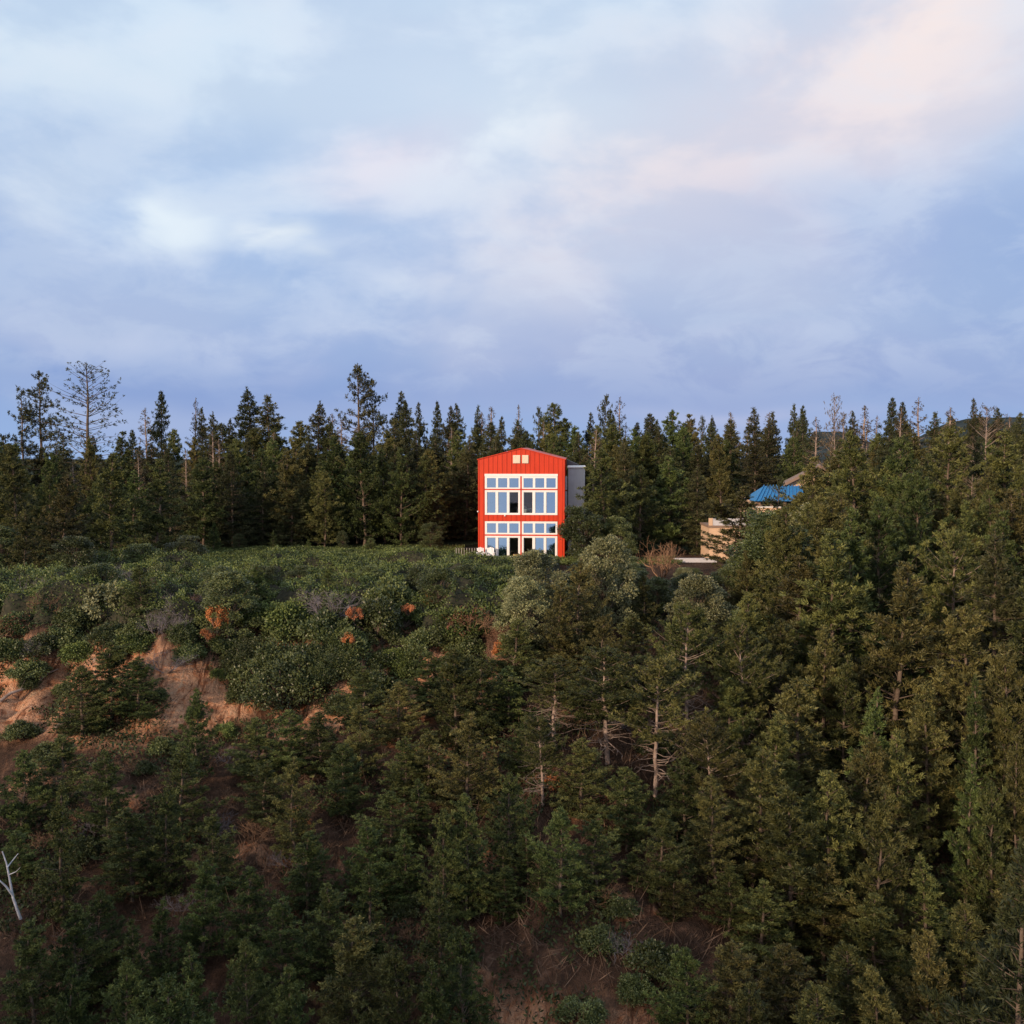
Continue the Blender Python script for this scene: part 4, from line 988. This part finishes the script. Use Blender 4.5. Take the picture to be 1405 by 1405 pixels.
for i, (px, row, r) in enumerate([(40, 930, 1.2), (100, 860, 1.3), (60, 850, 1.2), (20, 870, 1.3), (140, 850, 1.3), (175, 835, 1.4), (130, 815, 1.3), (20, 820, 1.2), (190, 870, 1.2), (165, 905, .9), (90, 885, 1.2), (230, 830, 1.4), (205, 805, 1.4), (270, 815, 1.2), (250, 880, .9),
        (320, 850, 1.4), (360, 860, 1.5), (400, 880, 1.5), (450, 880, 1.4), (420, 850, 1.3), (520, 880, 1.2), (540, 910, 1.2), (470, 930, 1.3), (505, 945, 1.1), (580, 900, 1.2), (610, 880, 1.1), (620, 920, 1.1), (550, 860, 1.2), (500, 855, 1.2), (330, 960, .8), (305, 930, .7), (40, 945, .6), (265, 985, .5),
        (700, 860, 1.2), (715, 900, 1.3), (655, 930, 1.2), (690, 960, 1.1), (600, 955, 1.0), (130, 1000, .8), (340, 1060, .7), (450, 1060, .8), (200, 1060, .7), (110, 1180, .8), (300, 1230, .7), (560, 1250, .8), (820, 1300, .9), (850, 1250, .9), (640, 1380, .5), (15, 905, 1.5), (60, 900, 1.4), (110, 905, 1.3), (150, 880, 1.3), (190, 890, 1.1), (260, 905, 1.0), (90, 955, .8), (215, 960, .6), (470, 975, 1.0), (520, 960, 1.5), (30, 1010, .9), (70, 1040, .9), (225, 1030, .8), (310, 1010, .7), (250, 860, 1.4), (290, 890, 1.1), (480, 900, 1.3), (520, 920, 1.2), (560, 930, 1.2), (640, 900, 1.2), (800, 1395, .8), (900, 1330, .9), (870, 1370, .8), (930, 1390, 1.), (520, 1200, .8), (430, 1290, .8), (350, 1370, .9),
        (1080, 800, 1.2), (1000, 850, 1.2), (1240, 930, 1.3), (1190, 880, 1.3), (900, 830, 1.3), (960, 850, 1.2), (1150, 820, 1.3), (1320, 870, 1.2), (1370, 850, 1.3), (1000, 1010, 1.), (900, 1030, 1.), (790, 950, 1.1), (740, 930, 1.2)]):
    k = rb.choice(['bush', 'bush', 'coverbush', 'bush'] if px < 720 else ['bush'])
    bush_at(k, px, row, r * rb.uniform(.9, 1.15), rb.uniform(.75, 1.1), zone='bush')
for i, (px, row, r) in enumerate([(95, 1130, .8), (60, 1170, .8), (320, 1050, .9), (330, 1110, 1.0), (300, 1150, .9), (350, 1150, .8), (215, 1010, .7), (180, 1060, .8), (130, 1150, .8), (60, 1120, .7), (400, 1190, .9), (440, 1180, .7), (250, 1250, .8), (110, 1290, .8), (570, 1290, .7), (590, 1330, .6),
        (820, 1240, .8), (850, 1310, .7), (780, 1000, 1.), (850, 1000, 1.), (965, 1010, .9), (1060, 1060, .8), (700, 1110, .8), (300, 1010, .7), (330, 1000, .6)]):
    bush_at(rb.choice(['bare', 'bare', 'greybare']), px, row, r * 1.3, rb.uniform(.6, .9), zone='brush')

# bleached snag at the edge of the slope
def snag():
    x, y, g = hit(30, 1262)
    mb = MB(); P = lambda px, row, dy=0: np.array(at(px, row, y + dy))
    def limb(pts, r0, r1): mb.tube([P(*p) for p in pts], np.linspace(r0, r1, len(pts)), 7)
    limb([(34, 1275, .2), (26, 1255, 0), (18, 1232, 0), (13, 1205, .1), (9, 1185, 0), (3, 1168, .1)], .065, .02)
    limb([(17, 1228, 0), (8, 1216, -.2), (-4, 1205, -.3)], .045, .02)
    limb([(10, 1190, 0), (17, 1181, .2), (25, 1171, .3)], .03, .01)
    limb([(13, 1200, 0), (22, 1196, -.2), (28, 1190, -.3)], .02, .006)
    tag(mb.build('dead_snag', MAT['whitewood'], None, True), 'bleached white forked snag at the edge of the slope', 'dead tree')
snag()
# fallen pale logs on the cliff
for a_, b_, lab in (((0, 965), (80, 925), 'grey fallen trunk lying up the orange cliff'), ((75, 1003), (140, 985), 'pale fallen trunk at the foot of the orange cliff'), ((355, 868), (470, 880), None)):
    if lab is None: continue
    p = hit(*a_); q = hit(*b_); mb = MB(); P0 = np.array([p[0], p[1], p[2] + .1]); P1 = np.array([q[0], q[1], q[2] + .15])
    pts = [P0 + (P1 - P0) * f + np.array([0, 0, .12 * math.sin(f * 9)]) for f in np.linspace(0, 1, 7)]
    mb.tube(pts, np.linspace(.09, .03, 7), 7); r_ = np.random.default_rng(int(a_[0]) + 1)
    s0 = [pts[i] for i in (2, 3, 4, 5, 5)]; mb.segs(s0, [s + unit(r_.normal(0, 1, 3) + [0, 0, .9]) * r_.uniform(.3, .7) for s in s0], .02, .006, 4)
    tag(mb.build('fallen_log', MAT['palewood'], None, True), lab, 'log')

# ------------------------------------------------------------------ labels for the planted rows
ORD = ['first', 'second', 'third', 'fourth', 'fifth', 'sixth', 'seventh', 'eighth', 'ninth', 'tenth', 'eleventh', 'twelfth', 'thirteenth', 'fourteenth', 'fifteenth', 'sixteenth', 'seventeenth', 'eighteenth', 'nineteenth']
TENS = ['', '', 'twenty', 'thirty', 'forty', 'fifty', 'sixty', 'seventy', 'eighty', 'ninety']
def ordinal(n):
    if n <= 19: return ORD[n - 1]
    t, u = divmod(n, 10)
    return (TENS[t][:-1] + 'ieth') if u == 0 else TENS[t] + '-' + ORD[u - 1]
def number(items, phrase, group):
    for i, d in enumerate(sorted(items, key=lambda d: d['px'])):
        d['label'] = '%s %s' % (LOOK[d['kind']], phrase % ordinal(i + 1)); d['root']['group'] = group
def bands(items, cuts, names, group):
    for (a_, b_), nm in zip(cuts, names): number([d for d in items if a_ <= d['px'] < b_], nm, group)
Z = lambda *z: [d for d in PLANTS if d['zone'] in z and d['label'] is None]
far = [(-999, 117), (117, 480), (480, 715), (715, 1040), (1040, 3000)]
bands(Z('skyline'), far, ['on the skyline, %s from the photo edge', 'on the skyline, %s after the wide nearly bare spruce', 'on the skyline, %s from the tall lopsided spruce', 'on the skyline, %s after the red roof peak', 'on the skyline, %s after the blue roof'], 'skyline conifers')
bands(Z('front'), [(-999, 330), (330, 3000)], ['at the foot of the forest wall, %s from the photo edge', 'at the forest wall foot, %s towards the red house'], 'forest wall trees')
number(Z('hedge'), 'low against the forest wall foot, %s towards the red house', 'low trees at the forest foot')
bands(Z('middle'), [(-999, 330), (330, 660), (660, 3000)], ['in the middle of the forest wall, %s from the photo edge', 'in the middle of the forest wall, %s towards the red house', 'just over the red roof, %s along'], 'forest wall trees')
bands(Z('back'), far, ['in the back row of the forest, %s from the photo edge', 'in the forest back row, %s after the wide bare spruce', 'in the forest back row, %s from the lopsided spruce', 'in the forest back row, %s after the red roof', 'in the back row of the forest, %s after the blue roof'], 'back row trees')
bands(Z('east'), [(-999, 985), (985, 1165), (1165, 3000)], ['in the woods between the two houses, %s from the red one', 'behind the tan house, %s along', 'in the woods past the tan house, %s along'], 'woods around the tan house')
ys_ = [(54, 99, 'on the upper slope'), (46, 54, 'high on the slope'), (41, 46, 'mid slope'), (36, 41, 'low on the slope'), (0, 36, 'at the slope foot')]
ys_[0] = (54, 99, 'atop the slope')
for y0, y1, nm in ys_:
    it_ = [d for d in Z('slope') if y0 <= d['y'] < y1]
    bands(it_, [(-999, 0), (0, 250), (250, 500), (500, 720), (720, 950), (950, 1180), (1180, 1405), (1405, 3000)], [nm + ' ' + q for q in ('beyond the snag, %s along', 'under the dead brush heap, %s along',
        'under the largest bush, %s along', 'under the red house railing, %s along', 'under the pale leafy clump, %s along', 'under the tan house, %s along', 'under the skeletal spruce, %s along', 'outside the far photo edge, %s along')], 'pines on the slope')
bl = Z('bush')
for y0, y1, nm in ((62, 200, 'behind the cliff top'), (52, 62, 'along the cliff top'), (44, 52, 'on the upper slope'), (0, 44, 'on the lower slope')):
    it_ = [d for d in bl if y0 <= d['y'] < y1]
    bands(it_, [(-999, 300), (300, 720), (720, 3000)], [nm + ' near the dead brush heap, %s along', nm + ' below the red house, %s along', nm + ' below the tan house, %s along'], 'green bushes on the bluff')
bands(Z('plateau'), [(-999, 880), (880, 1060), (1060, 1230), (1230, 1405), (1405, 3000)], ['in the thicket at the red house, %s along', 'in the thicket before the tan house, %s along', 'in the thicket past the tan house, %s along', 'in the thicket by the skeletal spruce, %s along', 'in the thicket outside the photo edge, %s along'], 'trees of the thicket between the houses')
bands(Z('terrace'), [(-999, 150), (150, 420), (420, 3000)], ['in the shrub field by the photo edge, %s along', 'in the shrub field above the orange cliff, %s along', 'in the shrub field before the red house, %s along'], 'mixed growth at the front of the shrub field')
number(Z('brush'), 'between the slope pines, %s from the bleached snag', 'leafless brush on the slope')
for d in PLANTS:
    r = d['root']; r['label'] = d['label'] or LOOK[d['kind']]; r['category'] = CAT(NAMES[d['kind']])

# ------------------------------------------------------------------ sky and sun
SUN_EL = math.radians(14); SUN_AZ = math.radians(38)      # from behind the camera, over its left shoulder
w = bpy.data.worlds.new('World'); sc.world = w; w.use_nodes = True; nt = w.node_tree
bg = nt.nodes['Background']; bg.inputs['Strength'].default_value = .1
sky = N(nt, 'ShaderNodeTexSky'); sky.sky_type = 'NISHITA'; sky.sun_disc = False; sky.sun_elevation = SUN_EL
sky.sun_rotation = math.radians(180) + SUN_AZ
tc = N(nt, 'ShaderNodeTexCoord'); nv = N(nt, 'ShaderNodeVectorMath'); nv.operation = 'NORMALIZE'; nt.links.new(tc.outputs['Generated'], nv.inputs[0])
sx = N(nt, 'ShaderNodeSeparateXYZ'); nt.links.new(nv.outputs[0], sx.inputs[0]); X_, Y_, Z_ = sx.outputs
az0 = M(nt, 'ARCTAN2', X_, Y_); el0 = M(nt, 'ARCSINE', Z_)
# cloud layer coordinates (overhead sheet seen in perspective)
dn = M(nt, 'ADD', M(nt, 'MAXIMUM', Z_, 0.0), .22)
cb = N(nt, 'ShaderNodeCombineXYZ'); nt.links.new(M(nt, 'DIVIDE', X_, dn), cb.inputs[0]); nt.links.new(M(nt, 'DIVIDE', Y_, dn), cb.inputs[1])
n1 = noise(nt, cb.outputs[0], .9, 5, .52, .3)
cb2 = N(nt, 'ShaderNodeCombineXYZ'); nt.links.new(M(nt, 'MULTIPLY', az0, 1.), cb2.inputs[0]); nt.links.new(M(nt, 'MULTIPLY', el0, 1.9), cb2.inputs[1]); cb2.inputs[2].default_value = 3.7
n3 = noise(nt, cb2.outputs[0], 3.0, 4, .5, .2); n2 = noise(nt, cb2.outputs[0], 5.5, 5, .52, .2)
n4 = noise(nt, cb2.outputs[0], 11., 6, .6, .4)
az = M(nt, 'ADD', az0, M(nt, 'MULTIPLY', M(nt, 'SUBTRACT', n2, .5), .30)); el = M(nt, 'ADD', el0, M(nt, 'MULTIPLY', M(nt, 'SUBTRACT', n3, .5), .16))
def blob(px, row, wpx, hpx, rot=0):
    dx, dy, dz = ray(px, row); a0 = math.atan2(dx, dy); e0 = math.atan2(dz, math.hypot(dx, dy))
    c, s = math.cos(math.radians(rot)), math.sin(math.radians(rot))
    da = M(nt, 'SUBTRACT', az, a0); de = M(nt, 'SUBTRACT', el, e0)
    u = M(nt, 'ADD', M(nt, 'MULTIPLY', da, c), M(nt, 'MULTIPLY', de, s)); v = M(nt, 'SUBTRACT', M(nt, 'MULTIPLY', de, c), M(nt, 'MULTIPLY', da, s))
    u = M(nt, 'DIVIDE', u, wpx / F); v = M(nt, 'DIVIDE', v, hpx / F)
    return M(nt, 'EXPONENT', M(nt, 'MULTIPLY', M(nt, 'ADD', M(nt, 'MULTIPLY', u, u), M(nt, 'MULTIPLY', v, v)), -1.))
def elrow(r): dx, dy, dz = ray(702, r); return math.atan2(dz, dy)
e_ = M(nt, 'DIVIDE', el, .7)
st = [(614, (152, 182, 228)), (555, (142, 170, 220)), (520, (126, 157, 214)), (470, (142, 171, 222)), (400, (162, 189, 231)), (300, (178, 203, 239)), (180, (194, 218, 246)), (60, (204, 226, 248)), (-60, (204, 226, 248))]
c = ramp(nt, e_, [(max(0, elrow(r) / .7), lin(col)) for r, col in st] + [(.62, (.62, .70, .85, 1)), (1.0, (.60, .64, .72, 1))])
def over(c, f, col): return mixc(nt, f, c, lin(col))
def K(x, k): return M(nt, 'MULTIPLY', x, k)
def ss(lo, hi, x):
    n = nt.nodes.new('ShaderNodeMapRange'); n.interpolation_type = 'SMOOTHSTEP'
    n.inputs['From Min'].default_value = lo; n.inputs['From Max'].default_value = hi
    nt.links.new(x, n.inputs['Value']); return n.outputs['Result']
c = over(c, K(ss(.45, .66, n3), .35), (190, 196, 226))                                  # lilac-grey veils
c = over(c, K(M(nt, 'MULTIPLY', ss(.44, .66, n2), ss(.03, .16, el0)), .55), (226, 238, 250))   # thin bright cloud
c = over(c, K(blob(150, 190, 260, 60), .5), (168, 192, 228))
c = over(c, K(blob(600, 90, 460, 100), .8), (222, 237, 252))
c = over(c, K(blob(100, 95, 240, 40), .6), (222, 236, 248))
c = over(c, K(blob(720, 150, 180, 70), .9), (236, 247, 255))
c = over(c, K(blob(860, 90, 150, 60), .45), (196, 212, 236))
c = over(c, K(blob(540, 205, 90, 50), .8), (236, 230, 242))
c = over(c, K(blob(60, 250, 90, 50), .5), (218, 230, 244))
c = over(c, K(blob(270, 302, 62, 24), .95), (232, 244, 254))
c = over(c, K(blob(392, 325, 38, 18), .95), (230, 240, 250))
c = over(c, K(blob(310, 405, 60, 18), .6), (202, 218, 242))
c = over(c, K(blob(1000, 225, 300, 135, 20), .95), (238, 231, 236))
c = over(c, K(blob(1150, 150, 300, 130, 28), .9), (238, 228, 234))
c = over(c, K(blob(1310, 20, 150, 80, 30), .95), (250, 236, 234))
c = over(c, K(blob(1330, 350, 230, 90), .85), (146, 172, 220))
c = over(c, K(blob(900, 420, 320, 60), .5), (184, 197, 228))
c = over(c, K(blob(60, 430, 220, 60), .6), (188, 198, 228))
c = over(c, K(blob(900, 500, 420, 30), .55), (148, 172, 220))
c = over(c, K(blob(1050, 470, 420, 55), .55), (150, 166, 212))
c = over(c, K(blob(1000, 330, 220, 60), .5), (200, 204, 228))
c = over(c, K(blob(1020, 553, 90, 14), .7), (180, 190, 226))
c = over(c, K(blob(150, 555, 110, 18), .6), (170, 188, 226))
c = over(c, K(blob(260, 515, 300, 22), .6), (132, 160, 214))
c = over(c, K(M(nt, 'MULTIPLY', ss(.44, .62, n4), ss(.02, .1, el0)), .22), (226, 236, 250))
c = over(c, K(M(nt, 'MULTIPLY', ss(.56, .40, n2), ss(.02, .1, el0)), .32), (164, 188, 224))
# the sunset side of the sky, behind the camera: brighter and warmer round the low sun
dt = N(nt, 'ShaderNodeVectorMath'); dt.operation = 'DOT_PRODUCT'; nt.links.new(nv.outputs[0], dt.inputs[0])
dt.inputs[1].default_value = (-math.sin(SUN_AZ), -math.cos(SUN_AZ), .12)
c = mixc(nt, K(M(nt, 'POWER', M(nt, 'MAXIMUM', dt.outputs['Value'], 0.0), 9.), .6), c, (3.2, 2.1, 1.25, 1)); c.node.clamp_result = False
cl = N(nt, 'ShaderNodeVectorMath'); cl.operation = 'SCALE'; nt.links.new(c, cl.inputs[0]); cl.inputs['Scale'].default_value = 10.0 * 1.0
fin = mixc(nt, .04, cl.outputs[0], sky.outputs[0])
fin_n = fin.node; fin_n.clamp_result = False
nt.links.new(fin, bg.inputs['Color'])

sun = bpy.data.lights.new('sun', 'SUN'); sun.energy = 4.2; sun.angle = math.radians(2.0); sun.color = (1, .74, .52)
so = bpy.data.objects.new('sun', sun); COL.objects.link(so)
dirv = (math.sin(SUN_AZ) * math.cos(SUN_EL), math.cos(SUN_AZ) * math.cos(SUN_EL), -math.sin(SUN_EL))
from mathutils import Vector
so.rotation_euler = Vector(dirv).to_track_quat('-Z', 'Y').to_euler(); so.location = (-60, -60, 60)

cam = bpy.data.cameras.new('camera'); cam.sensor_width = 36; cam.lens = F / 1405 * 36; cam.clip_end = 9000; cam.clip_start = .5
co = bpy.data.objects.new('camera', cam); COL.objects.link(co); co.location = (0, 0, CZ); co.rotation_euler = (PI / 2 - PITCH, 0, 0); sc.camera = co
sc.view_settings.view_transform = 'Standard'; sc.view_settings.look = 'None'; sc.view_settings.exposure = 0; sc.view_settings.gamma = 1
cy = sc.cycles; cy.max_bounces = 6; cy.diffuse_bounces = 3; cy.glossy_bounces = 3; cy.transparent_max_bounces = 8; cy.caustics_reflective = False; cy.caustics_refractive = False
print('plants', len(PLANTS))
